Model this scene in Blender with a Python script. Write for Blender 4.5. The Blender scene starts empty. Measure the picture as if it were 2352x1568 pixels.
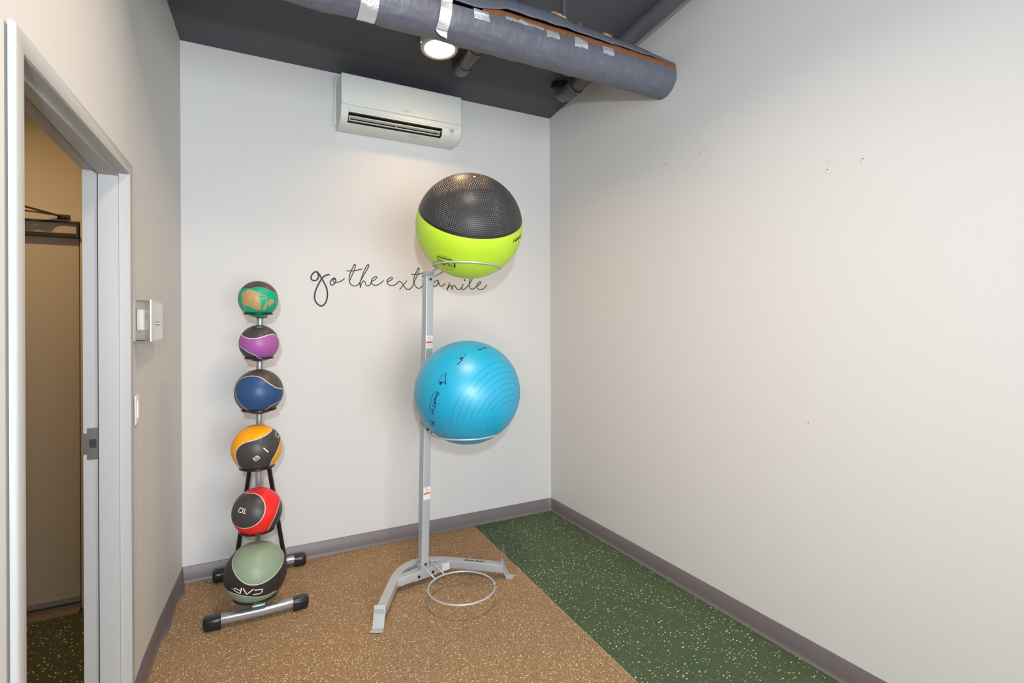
import bpy, bmesh, math, random
from mathutils import Vector, Matrix, noise
S = bpy.context.scene
COL = S.collection
rad = math.radians

# ------------------------------------------------------------------ camera
CAM = Vector((-2.227, -3.552, 1.5))
YAW, ROLL, FPX = 0.48612, -0.0044, 1192.05
cd = bpy.data.cameras.new('camera'); cam = bpy.data.objects.new('camera', cd); COL.objects.link(cam)
cd.sensor_width = 36.0; cd.sensor_fit = 'HORIZONTAL'; cd.lens = FPX / 2352 * 36
cd.shift_y = -40.5 / 2352; cd.clip_start = 0.02; cd.clip_end = 60
_r = Vector((math.cos(YAW), -math.sin(YAW), 0)); _u = Vector((0, 0, 1)); _f = Vector((math.sin(YAW), math.cos(YAW), 0))
_cr = _r * math.cos(ROLL) + _u * math.sin(ROLL); _cu = -_r * math.sin(ROLL) + _u * math.cos(ROLL)
cam.matrix_world = Matrix(((_cr.x, _cu.x, -_f.x, CAM.x), (_cr.y, _cu.y, -_f.y, CAM.y), (_cr.z, _cu.z, -_f.z, CAM.z), (0, 0, 0, 1)))
S.camera = cam

# ------------------------------------------------------------------ exposure, world, lights
S.view_settings.view_transform = 'Standard'; S.view_settings.look = 'None'
S.view_settings.gamma = 1.0; S.view_settings.use_curve_mapping = False
S.view_settings.exposure = 0.10
w = bpy.data.worlds.new('world'); S.world = w; w.use_nodes = True
w.node_tree.nodes['Background'].inputs[0].default_value = (0.75, 0.85, 1, 1)
w.node_tree.nodes['Background'].inputs[1].default_value = 0.15

def light(name, kind, loc, energy, color, size=0.1, aim=None, shape='DISK', spread=None):
    l = bpy.data.lights.new(name, kind); o = bpy.data.objects.new(name, l); COL.objects.link(o)
    l.energy = energy; l.color = color; o.location = loc
    if kind == 'AREA':
        l.shape = shape; l.size = size
        if spread: l.spread = spread
        if aim is not None: o.rotation_euler = (Vector(aim) - Vector(loc)).to_track_quat('-Z', 'Y').to_euler()
    else:
        l.shadow_soft_size = size
        if kind == 'SPOT': o.rotation_euler = (Vector(aim) - Vector(loc)).to_track_quat('-Z', 'Y').to_euler()
    return o
FLASH = light('camera_flash', 'SPOT', (-2.36, -4.05, 1.84), 205, (0.78, 0.89, 1.0), 0.035, (-1.0, 0, 2.1))
FLASH.data.spot_size = rad(140); FLASH.data.spot_blend = 1.0
LAMP = light('ceiling_lamp_light', 'AREA', (-1.158, -0.612, 3.108), 5.5, (1.0, 0.62, 0.34), 0.16, (-1.158, -0.612, 0), spread=rad(124))
REAR = light('added_overhead_fill', 'AREA', (-1.62, -2.20, 3.33), 28, (1.0, 0.80, 0.60), 0.30, (-1.62, -2.20, 0), 'DISK', spread=rad(136))  # unseen overhead light, added to brighten and warm the lower walls
FILL = light('added_rear_fill', 'AREA', (-1.7, -6.6, 1.4), 165, (0.86, 0.93, 1.0), 2.0, (-1.3, -1.0, 0.6), 'SQUARE')  # soft fill added behind the camera to even out the walls; no window there
HALL = light('next_room_lamp', 'AREA', (-3.35, -0.95, 2.85), 17, (1.0, 0.63, 0.29), 0.12, (-3.30, -0.85, 0), spread=rad(150))

# pattern outlines, prints and lettering strokes
PATTERN={'green':{'black':[[(-1.887,0.953),(-1.088,0.774),(-0.717,0.716),(-0.421,0.641),(-0.229,0.719),(0.03,0.747),(0.238,0.736),(0.451,0.664),(0.694,0.612),(1.039,0.551),(1.627,0.507),(3.222,0.473),(6.373,5.427),(-0.109,10.492),(-5.904,4.801),(-2.899,1.179)]],'tan':[[(-1.033,0.438),(-0.763,0.519),(-0.492,0.613),(-0.368,0.554),(-0.228,0.496),(-0.036,0.401),(0.087,0.317),(0.159,0.249),(0.46,0.194),(0.443,0.122),(0.31,0.186),(0.037,0.19),(-0.012,0.108),(0.012,0.042),(0.059,-0.01),(0.083,-0.103),(0.108,-0.239),(0.136,-0.413),(0.129,-0.61),(-0.134,-0.613),(-0.3,-0.506),(-0.499,-0.399),(-0.742,-0.383),(-0.807,-0.427),(-0.76,-0.7),(-0.931,-0.755),(-0.882,-0.477),(-0.982,-0.179),(-0.945,0.019),(-1.005,0.272)],[(0.558,-0.003),(0.763,0.015),(1.012,-0.066),(0.895,-0.162),(0.821,-0.272),(0.65,-0.403),(0.538,-0.543),(0.521,-0.25),(0.544,-0.104)],[(0.455,-0.004),(0.484,-0.103),(0.476,-0.248),(0.449,-0.447),(0.414,-0.654),(0.226,-0.652),(0.242,-0.48),(0.336,-0.242),(0.415,-0.159)],[(0.048,0.025),(0.206,0.086),(0.414,0.079),(0.455,-0.004),(0.372,0.029),(0.205,0.039)]]},'purple':{'black':[[(-2.336,1.703),(-1.448,0.851),(-0.92,0.463),(-0.549,0.302),(-0.191,0.26),(0.133,0.334),(0.446,0.466),(0.889,0.627),(2.358,1.021),(6.68,5.358),(0.018,12.664),(-6.314,5.311)],[(-2.819,-0.007),(-1.529,-0.169),(-1.077,-0.307),(-0.703,-0.488),(-0.424,-0.633),(-0.068,-0.914),(0.78,-2.588),(0.375,-5.817),(-5.511,-6.723)]]},'blue':{'col':[[(-0.913,-0.719),(-1.112,-0.505),(-1.273,-0.169),(-1.416,0.128),(-1.439,0.451),(-1.236,0.738),(-0.94,0.875),(-0.616,0.868),(-0.308,0.819),(-0.043,0.727),(0.16,0.603),(0.354,0.403),(0.616,0.245),(0.902,0.13),(2.311,0.001),(4.049,-0.63),(2.152,-0.527),(1.45,-0.741),(0.972,-0.732),(0.546,-0.814),(0.331,-1.056),(-0.423,-1.19)]]},'orange':{'black':[[(-0.994,-1.042),(-1.01,-0.613),(-1.033,-0.348),(-0.998,-0.156),(-0.893,0.017),(-0.714,0.186),(-0.501,0.274),(-0.242,0.313),(-0.001,0.362),(0.251,0.469),(0.466,0.614),(0.723,0.866),(1.213,1.611),(2.289,3.216),(2.386,1.946),(1.96,0.849),(1.421,0.414),(1.08,-0.059),(0.873,-0.404),(0.692,-0.827),(0.716,-2.051),(-0.386,-3.046)]]},'red':{'black':[[(-1.262,1.64),(-0.461,1.022),(-0.134,0.869),(0.102,0.666),(0.239,0.427),(0.308,0.181),(0.289,-0.074),(0.193,-0.316),(0.02,-0.525),(-0.243,-0.68),(-0.544,-0.751),(-0.863,-0.76),(-1.315,-0.662),(-2.544,-0.275),(-3.036,1.099),(-2.347,1.959)],[(2.128,1.516),(1.809,0.864),(1.167,0.227),(0.956,-0.095),(0.806,-0.422),(0.667,-0.778),(0.637,-1.151),(0.881,-2.923),(3.929,-6.472),(6.209,-3.531),(5.2,1.218)]]},'grey':{'col':[[(-0.866,0.371),(-0.952,0.705),(-0.914,1.044),(-0.841,1.623),(-0.555,2.047),(-0.143,2.066),(0.307,1.686),(0.864,1.833),(1.362,1.765),(1.734,1.532),(1.519,0.925),(1.227,0.428),(1.056,0.135),(0.805,-0.108),(0.569,-0.277),(0.294,-0.392),(0.047,-0.422),(-0.17,-0.39),(-0.364,-0.292),(-0.545,-0.125),(-0.7,0.081)],[(-1.909,-0.706),(-1.254,-0.649),(-0.804,-0.714),(-0.423,-0.826),(-0.088,-0.927),(0.203,-1.02),(0.54,-1.067),(0.997,-1.193),(2.54,-2.537),(2.462,-4.94),(-1.053,-4.298),(-2.391,-2.469)]]}}
PRINT={'grey':[(5.51,0,[(-0.48,-0.457),(-0.497,-0.511),(-0.517,-0.567),(-0.539,-0.624),(-0.564,-0.684)]),(4.46,0,[(-0.564,-0.684),(-0.65,-0.63),(-0.736,-0.579),(-0.795,-0.544),(-0.796,-0.493),(-0.764,-0.458),(-0.711,-0.465),(-0.633,-0.507),(-0.546,-0.552)]),(5.51,0,[(-0.414,-0.483),(-0.394,-0.537),(-0.374,-0.593),(-0.349,-0.664),(-0.325,-0.74),(-0.285,-0.709),(-0.245,-0.68),(-0.208,-0.652),(-0.161,-0.612),(-0.116,-0.575),(-0.084,-0.575)]),(5.51,0,[(-0.041,-0.608),(0.024,-0.615),(0.078,-0.62),(0.133,-0.626),(0.212,-0.637),(0.201,-0.727),(0.176,-0.796),(0.112,-0.814),(0.062,-0.805),(0.013,-0.797),(-0.042,-0.793),(-0.096,-0.791)]),(4.2,0,[(-0.901,-0.476),(-0.867,-0.489)])],'red':[(4.4,0,[(-0.727,0.259),(-0.651,0.221),(-0.564,0.179),(-0.582,0.124),(-0.616,0.046),(-0.64,0.025),(-0.73,0.055),(-0.814,0.089),(-0.808,0.143),(-0.77,0.217),(-0.727,0.259)]),(4.4,0,[(-0.471,0.159),(-0.503,0.094),(-0.539,0.011),(-0.555,-0.008),(-0.52,-0.027),(-0.482,-0.014)])],'orange':[(3.78,0,[(-0.157,-0.443),(-0.104,-0.406),(-0.052,-0.371),(-0.0,-0.338),(0.051,-0.374),(0.113,-0.444),(0.061,-0.482),(0.008,-0.522),(-0.046,-0.564),(-0.098,-0.513),(-0.157,-0.443)]),(3.27,0,[(-0.097,-0.491),(-0.05,-0.457),(-0.003,-0.424),(0.042,-0.393)]),(5.54,0,[(0.254,-0.036),(0.3,-0.084),(0.347,-0.133),(0.397,-0.184),(0.449,-0.237)]),(3.78,0,[(1.093,0.852),(0.995,0.704),(0.931,0.588),(1.029,0.527),(1.148,0.468),(1.369,0.687)])],'purple':[(3.25,0,[(-0.112,1.078),(-0.019,1.337),(-0.0,1.097)]),(3.25,0,[(0.054,1.097),(0.099,1.302),(0.187,1.109)])],'cyan':[(6.88,0,[(-0.478,0.171),(-0.483,0.164),(-0.49,0.159),(-0.499,0.158),(-0.507,0.161),(-0.512,0.168),(-0.515,0.176),(-0.514,0.185),(-0.509,0.192),(-0.502,0.197),(-0.494,0.198),(-0.486,0.195),(-0.48,0.189),(-0.477,0.18),(-0.478,0.171)]),(6.45,0,[(-0.5,0.178),(-0.492,0.176)]),(3.44,0,[(-0.465,0.186),(-0.432,0.184),(-0.401,0.182)]),(4.73,0,[(-0.4,0.367),(-0.401,0.34),(-0.402,0.314),(-0.405,0.281),(-0.408,0.249),(-0.402,0.214),(-0.397,0.179)]),(6.88,0,[(-0.398,0.161),(-0.389,0.157)]),(1.5,1,[(-0.434,0.364),(-0.449,0.343),(-0.465,0.321),(-0.481,0.3),(-0.497,0.279),(-0.513,0.258),(-0.529,0.237),(-0.546,0.216),(-0.563,0.195)]),(1.5,1,[(-0.476,0.362),(-0.489,0.337),(-0.502,0.312),(-0.516,0.287),(-0.529,0.263),(-0.543,0.239),(-0.557,0.215)]),(7.74,0,[(-0.091,0.691),(-0.092,0.683),(-0.098,0.675),(-0.107,0.668),(-0.119,0.664),(-0.13,0.663),(-0.139,0.666),(-0.143,0.671),(-0.142,0.679),(-0.137,0.687),(-0.127,0.694),(-0.116,0.698),(-0.104,0.699),(-0.096,0.697),(-0.091,0.691)]),(3.01,0,[(-0.033,0.796),(-0.053,0.757),(-0.072,0.719)]),(5.16,0,[(-0.099,0.641),(-0.121,0.613),(-0.142,0.586),(-0.164,0.561),(-0.185,0.538)]),(6.02,0,[(-0.188,0.536),(-0.182,0.543)]),(1.5,1,[(-0.113,0.811),(-0.136,0.787),(-0.158,0.763),(-0.181,0.74),(-0.203,0.718),(-0.225,0.697),(-0.247,0.676)]),(5.16,0,[(0.46,1.121),(0.455,1.114),(0.447,1.109),(0.436,1.106),(0.426,1.107),(0.417,1.111),(0.412,1.118),(0.412,1.125),(0.417,1.132),(0.425,1.137),(0.436,1.14),(0.447,1.139),(0.456,1.135),(0.461,1.128),(0.46,1.121)]),(4.73,0,[(0.38,1.052),(0.337,1.02),(0.296,0.991),(0.246,0.94)]),(2.58,0,[(0.237,1.03),(0.287,0.989)]),(1.5,1,[(0.198,1.114),(0.233,1.127),(0.268,1.142),(0.305,1.158),(0.343,1.178),(0.383,1.201)]),(6.88,0,[(-0.823,-0.656),(-0.777,-0.681)]),(4.73,0,[(-0.777,-0.681),(-0.73,-0.625),(-0.725,-0.683)]),(6.45,0,[(-0.774,-0.675),(-0.841,-0.756)]),(5.16,0,[(-0.852,-0.766),(-0.821,-0.786),(-0.791,-0.807),(-0.749,-0.73)]),(2.79,1,[(-0.891,-0.626),(-0.896,-0.673),(-0.902,-0.722)]),(1.72,0,[(-0.616,0.03),(-0.632,0.002),(-0.648,-0.026),(-0.666,-0.055),(-0.684,-0.084),(-0.695,-0.118),(-0.708,-0.152),(-0.721,-0.187),(-0.73,-0.22),(-0.739,-0.253),(-0.749,-0.287),(-0.756,-0.318),(-0.765,-0.349),(-0.774,-0.381),(-0.784,-0.413)]),(1.29,0,[(-0.644,0.023),(-0.658,-0.004),(-0.673,-0.03),(-0.688,-0.057),(-0.704,-0.085),(-0.721,-0.112),(-0.738,-0.141),(-0.746,-0.169),(-0.754,-0.198),(-0.763,-0.227),(-0.772,-0.256),(-0.78,-0.291),(-0.789,-0.326),(-0.799,-0.362),(-0.81,-0.4)])],'lime':[(1.94,0,[(-0.724,-0.69),(-0.672,-0.643),(-0.631,-0.634),(-0.592,-0.626),(-0.555,-0.619),(-0.521,-0.62),(-0.488,-0.622),(-0.455,-0.624),(-0.428,-0.636),(-0.401,-0.649),(-0.374,-0.662),(-0.355,-0.682),(-0.337,-0.703),(-0.318,-0.725),(-0.307,-0.772),(-0.295,-0.822),(-0.311,-0.881),(-0.328,-0.947),(-0.368,-0.992),(-0.411,-1.043),(-0.461,-1.054),(-0.514,-1.07),(-0.548,-1.059),(-0.583,-1.049),(-0.619,-1.041),(-0.639,-1.006),(-0.661,-0.974),(-0.683,-0.943),(-0.7,-0.905),(-0.717,-0.869),(-0.726,-0.827),(-0.737,-0.786),(-0.73,-0.736),(-0.724,-0.69)]),(6.47,0,[(-0.669,-0.665),(-0.634,-0.668),(-0.601,-0.671),(-0.568,-0.675),(-0.533,-0.676),(-0.499,-0.677),(-0.465,-0.679),(-0.433,-0.683),(-0.402,-0.688),(-0.371,-0.693)]),(5.61,0,[(-0.726,-0.74),(-0.691,-0.76),(-0.658,-0.78),(-0.617,-0.776),(-0.578,-0.772),(-0.541,-0.77)]),(7.33,0,[(-0.669,-0.874),(-0.631,-0.879),(-0.595,-0.886),(-0.56,-0.893),(-0.54,-0.817)]),(5.61,0,[(-0.494,-0.815),(-0.463,-0.824),(-0.434,-0.835),(-0.404,-0.846),(-0.35,-0.844)]),(6.04,0,[(-0.508,-0.875),(-0.476,-0.883),(-0.445,-0.892),(-0.415,-0.901),(-0.385,-0.911),(-0.334,-0.91),(-0.315,-0.836),(-0.316,-0.764)]),(2.59,0,[(-0.619,-0.955),(-0.585,-0.964),(-0.551,-0.974)]),(2.59,0,[(-0.535,-0.981),(-0.477,-0.993)]),(16.17,0,[(1.1,-0.32),(1.207,-0.301),(1.345,-0.276),(1.523,-0.246),(2.014,-0.239)]),(5.61,0,[(1.028,-0.363),(1.021,-0.325),(1.015,-0.287)]),(3.02,2,[(1.064,-0.31),(1.111,-0.3)]),(4.74,2,[(1.15,-0.31),(1.246,-0.289),(1.314,-0.272),(1.399,-0.255),(1.489,-0.234),(1.638,-0.219)])]}
PRINT_TEXT={'smart':[(-0.564,0.04),(-0.709,-0.301),(-0.506,0.018)],'ball':[(-0.721,-0.321),(-0.745,-0.473)]}
LETTERING={'go':[(9.3,[(-1.766,1.822),(-1.769,1.834),(-1.78,1.842),(-1.794,1.834),(-1.805,1.819),(-1.81,1.802),(-1.804,1.789),(-1.791,1.784),(-1.777,1.788),(-1.767,1.8),(-1.763,1.817)]),(9.3,[(-1.774,1.842),(-1.759,1.826),(-1.744,1.798),(-1.726,1.765),(-1.713,1.731),(-1.71,1.698),(-1.714,1.664),(-1.727,1.635),(-1.749,1.621),(-1.773,1.636),(-1.787,1.662),(-1.788,1.692),(-1.78,1.726),(-1.764,1.763),(-1.747,1.794),(-1.731,1.813),(-1.711,1.824),(-1.697,1.826)]),(6.7,[(-1.657,1.792),(-1.661,1.804),(-1.671,1.805),(-1.684,1.793),(-1.692,1.776),(-1.689,1.762),(-1.679,1.759),(-1.666,1.768),(-1.658,1.782),(-1.657,1.792)]),(6.1,[(-1.658,1.794),(-1.67,1.799),(-1.675,1.792),(-1.671,1.78),(-1.66,1.777),(-1.644,1.778),(-1.624,1.787),(-1.602,1.803)])],'the':[(6.2,[(-1.566,1.797),(-1.55,1.836),(-1.534,1.875),(-1.531,1.894),(-1.535,1.902),(-1.543,1.891),(-1.557,1.86),(-1.569,1.828),(-1.572,1.801),(-1.567,1.777),(-1.554,1.762),(-1.537,1.757),(-1.519,1.764),(-1.503,1.782),(-1.486,1.814),(-1.462,1.857),(-1.446,1.887),(-1.443,1.902),(-1.45,1.903),(-1.46,1.888),(-1.476,1.856),(-1.493,1.807),(-1.502,1.772),(-1.498,1.748)]),(6.0,[(-1.498,1.748),(-1.495,1.765),(-1.486,1.786),(-1.476,1.793),(-1.467,1.783),(-1.461,1.766),(-1.449,1.76),(-1.435,1.77),(-1.424,1.792),(-1.403,1.803),(-1.389,1.82),(-1.394,1.825),(-1.41,1.819),(-1.424,1.802),(-1.424,1.781),(-1.41,1.768),(-1.386,1.768),(-1.361,1.783),(-1.345,1.8)]),(6.2,[(-1.587,1.856),(-1.564,1.856),(-1.53,1.861),(-1.489,1.872)])],'extra':[(6.2,[(-1.315,1.794),(-1.297,1.802),(-1.282,1.815),(-1.284,1.822),(-1.297,1.821),(-1.313,1.81),(-1.32,1.794),(-1.313,1.778),(-1.294,1.768),(-1.272,1.77),(-1.252,1.783),(-1.237,1.798),(-1.224,1.795),(-1.212,1.781),(-1.199,1.763),(-1.18,1.745),(-1.162,1.746),(-1.147,1.758),(-1.134,1.78),(-1.122,1.81),(-1.105,1.847),(-1.093,1.88),(-1.091,1.895),(-1.096,1.898),(-1.105,1.883),(-1.12,1.85),(-1.13,1.824),(-1.131,1.802),(-1.124,1.777),(-1.109,1.759),(-1.094,1.754),(-1.077,1.762),(-1.064,1.778),(-1.048,1.801),(-1.039,1.816),(-1.033,1.805),(-1.023,1.804),(-1.02,1.791),(-1.018,1.773),(-1.008,1.765),(-0.995,1.773)]),(5.8,[(-1.182,1.804),(-1.206,1.774),(-1.232,1.741)]),(6.2,[(-1.147,1.851),(-1.113,1.851),(-1.09,1.855),(-1.06,1.867)]),(6.0,[(-0.946,1.797),(-0.95,1.812),(-0.957,1.816),(-0.968,1.812),(-0.98,1.799),(-0.987,1.785),(-0.985,1.773),(-0.977,1.77),(-0.967,1.774),(-0.957,1.786),(-0.949,1.802),(-0.95,1.81)]),(6.0,[(-0.95,1.81),(-0.946,1.794),(-0.938,1.779),(-0.926,1.774),(-0.912,1.781),(-0.897,1.795)])],'mile':[(6.1,[(-0.864,1.8),(-0.872,1.778),(-0.884,1.748)]),(6.1,[(-0.884,1.748),(-0.872,1.767),(-0.861,1.782),(-0.852,1.783),(-0.847,1.771),(-0.844,1.753)]),(6.1,[(-0.844,1.753),(-0.838,1.774),(-0.829,1.784),(-0.819,1.777),(-0.809,1.761),(-0.795,1.754),(-0.777,1.76),(-0.765,1.776),(-0.757,1.793)]),(6.2,[(-0.757,1.793),(-0.765,1.776),(-0.768,1.762),(-0.761,1.753),(-0.748,1.757),(-0.73,1.771),(-0.712,1.791),(-0.697,1.811),(-0.685,1.833),(-0.674,1.858),(-0.673,1.872),(-0.679,1.878),(-0.688,1.866),(-0.698,1.841),(-0.705,1.816),(-0.709,1.794),(-0.707,1.775),(-0.697,1.763),(-0.682,1.76),(-0.664,1.768),(-0.649,1.782),(-0.631,1.792),(-0.616,1.805),(-0.613,1.814),(-0.622,1.817),(-0.637,1.804),(-0.646,1.789),(-0.646,1.777),(-0.637,1.764),(-0.619,1.759),(-0.598,1.762),(-0.579,1.776),(-0.567,1.794)]),(11.6,[(-0.746,1.825),(-0.744,1.823)])]}
# ------------------------------------------------------------------ helpers
def link(name, bm, mats, parent=None, smooth=False, auto=None):
    me = bpy.data.meshes.new(name)
    bmesh.ops.recalc_face_normals(bm, faces=bm.faces[:])
    bm.to_mesh(me); bm.free()
    if not isinstance(mats, (list, tuple)): mats = [mats]
    for m in mats: me.materials.append(m)
    if smooth:
        for p in me.polygons: p.use_smooth = True
        if auto is not None:
            me.set_sharp_from_angle(angle=rad(auto))
    o = bpy.data.objects.new(name, me); COL.objects.link(o)
    if parent: o.parent = parent
    return o
def thing(name, label, cat, loc=(0, 0, 0), group=None):
    o = bpy.data.objects.new(name, None); COL.objects.link(o); o.location = loc; o.empty_display_size = 0.1
    return tag(o, label, cat, group)
def tag(o, label, cat, group=None):
    o['label'] = label; o['category'] = cat
    if group: o['group'] = group
    return o
def struct(o):
    o['kind'] = 'structure'; return o
def adopt(child, parent):
    child.parent = parent; child.matrix_parent_inverse = parent.matrix_world.inverted() if False else Matrix.Translation(-Vector(parent.location))
    return child
def part(name, bm, mats, parent, **k):          # geometry given in world metres
    o = link(name, bm, mats, None, **k)
    root = parent
    off = Vector((0, 0, 0))
    while root is not None:
        off += Vector(root.location); root = root.parent
    o.data.transform(Matrix.Translation(-off)); o.parent = parent
    return o
def B(): return bmesh.new()
def box(bm, a, b, bev=0.0, mat=None, seg=2, mi=0):
    x0, y0, z0 = [min(p, q) for p, q in zip(a, b)]; x1, y1, z1 = [max(p, q) for p, q in zip(a, b)]
    r = bmesh.ops.create_cube(bm, size=1.0); vs = r['verts']
    bmesh.ops.transform(bm, matrix=Matrix.Translation(((x0+x1)/2, (y0+y1)/2, (z0+z1)/2)) @ Matrix.Diagonal((x1-x0, y1-y0, z1-z0, 1)), verts=vs)
    fs = list({f for v in vs for f in v.link_faces})
    for f in fs: f.material_index = mi
    if bev > 0:
        es = list({e for v in vs for e in v.link_edges})
        rr = bmesh.ops.bevel(bm, geom=es, offset=bev, segments=seg, profile=0.5, affect='EDGES')
        vs = list({v for f in rr['faces'] for v in f.verts} | {v for v in vs if v.is_valid})
    if mat is not None: bmesh.ops.transform(bm, matrix=mat, verts=[v for v in vs if v.is_valid])
    return vs
def circ(r, n=16): return [(r*math.cos(2*math.pi*i/n), r*math.sin(2*math.pi*i/n)) for i in range(n)]
def rrect(w, h, r, n=4):
    o = []
    for cx, cy, a0 in ((w/2-r, h/2-r, 0), (-w/2+r, h/2-r, 90), (-w/2+r, -h/2+r, 180), (w/2-r, -h/2+r, 270)):
        for i in range(n+1):
            a = rad(a0 + 90*i/n); o.append((cx+r*math.cos(a), cy+r*math.sin(a)))
    return o
def sweep(bm, path, sec, closed=False, ref=None, caps=True, scale=None):
    P = [Vector(p) for p in path]; n = len(P); rings = []
    prev = None
    for i in range(n):
        if closed: t = (P[(i+1) % n] - P[i-1]).normalized()
        else: t = (P[min(i+1, n-1)] - P[max(i-1, 0)]).normalized()
        if ref is not None:
            a = Vector(ref).cross(t).normalized(); b = t.cross(a)
        else:
            if prev is None:
                a = t.orthogonal().normalized()
            else:
                a = (prev - t*prev.dot(t)).normalized()
            prev = a; b = t.cross(a)
        k = 1.0
        if ref is not None and 0 < i < n-1 and not closed:
            c = (P[i]-P[i-1]).normalized().dot((P[i+1]-P[i]).normalized()); k = 1/max(0.5, math.sqrt((1+c)/2))
        s = scale[i] if scale else 1.0
        rings.append([bm.verts.new(P[i] + a*(x*k*s) + b*(y*s)) for x, y in sec])
    m = len(sec)
    for i in range(n if closed else n-1):
        r0, r1 = rings[i], rings[(i+1) % n]
        for j in range(m):
            bm.faces.new((r0[j], r0[(j+1) % m], r1[(j+1) % m], r1[j]))
    if caps and not closed:
        bm.faces.new(rings[0][::-1]); bm.faces.new(rings[-1])
    return rings
def tube(bm, path, r, n=14, **k): return sweep(bm, path, circ(r, n), **k)
def ringpath(c, r, n=72, tf=0.0, ts=0.0, a0=0.0, a1=360.0, th=0.0):
    f = Vector((math.sin(th), -math.cos(th), -math.tan(tf))).normalized(); s = Vector((math.cos(th), math.sin(th), -math.tan(ts))).normalized()
    full = abs(a1-a0-360) < 1e-6
    return [Vector(c) + s*(r*math.cos(rad(a0+(a1-a0)*i/(n if full else n-1)))) + f*(r*math.sin(rad(a0+(a1-a0)*i/(n if full else n-1)))) for i in range(n)]
def cyl(bm, a, b, r, n=24, r2=None, bev=0):
    a, b = Vector(a), Vector(b); d = b-a
    rr = bmesh.ops.create_cone(bm, cap_ends=True, segments=n, radius1=r, radius2=r if r2 is None else r2, depth=d.length)
    M = Matrix.Translation((a+b)/2) @ d.to_track_quat('Z', 'Y').to_matrix().to_4x4()
    vs = rr['verts']
    if bev:
        es = [e for e in {e for v in vs for e in v.link_edges} if len(e.link_faces) == 2 and any(len(f.verts) > 4 for f in e.link_faces)]
        q = bmesh.ops.bevel(bm, geom=es, offset=bev, segments=3, profile=.5, affect='EDGES')
        vs = list({v for f in q['faces'] for v in f.verts} | {v for v in vs if v.is_valid})
    bmesh.ops.transform(bm, matrix=M, verts=vs)
def extr(bm, prof, x0, x1, axis='x', cap=True, mi=0):      # prof: closed list of (y,z)
    A = [bm.verts.new((x0, y, z)) for y, z in prof]; C = [bm.verts.new((x1, y, z)) for y, z in prof]
    n = len(prof)
    for i in range(n):
        f = bm.faces.new((A[i], A[(i+1) % n], C[(i+1) % n], C[i])); f.material_index = mi
    if cap:
        for L in (A[::-1], C):
            f = bm.faces.new(L); f.material_index = mi
def cat(pts, per=6, closed=False):                          # Catmull-Rom
    P = [Vector(p) for p in pts]; n = len(P); o = []
    for i in range(n if closed else n-1):
        if closed: p0, p1, p2, p3 = P[i-1], P[i], P[(i+1) % n], P[(i+2) % n]
        else: p0, p1, p2, p3 = P[max(i-1, 0)], P[i], P[i+1], P[min(i+2, n-1)]
        for j in range(per):
            t = j/per
            o.append(0.5*((2*p1) + (p2-p0)*t + (2*p0-5*p1+4*p2-p3)*t*t + (3*p1-p0-3*p2+p3)*t**3))
    if not closed: o.append(P[-1])
    return o
def text_mesh(txt, size, bold=False, shear=0.0, extrude=0.0):
    c = bpy.data.curves.new('t', 'FONT'); c.body = txt; c.size = size; c.shear = shear; c.extrude = extrude
    c.resolution_u = 3
    if bold: c.offset = size*0.02
    o = bpy.data.objects.new('t', c); COL.objects.link(o)
    dg = bpy.context.evaluated_depsgraph_get(); me = bpy.data.meshes.new_from_object(o.evaluated_get(dg))
    bpy.data.objects.remove(o); bpy.data.curves.remove(c)
    return me
def text_bm(bm, txt, size, fn, **k):                        # fn maps (x,y,z) of flat text to world
    me = text_mesh(txt, size, **k); xs = [v.co.x for v in me.vertices]
    vs = [bm.verts.new(fn(v.co.x, v.co.y, v.co.z)) for v in me.vertices]
    for p in me.polygons:
        try: bm.faces.new([vs[i] for i in p.vertices])
        except ValueError: pass
    bpy.data.meshes.remove(me)
    return max(xs)-min(xs)

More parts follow.
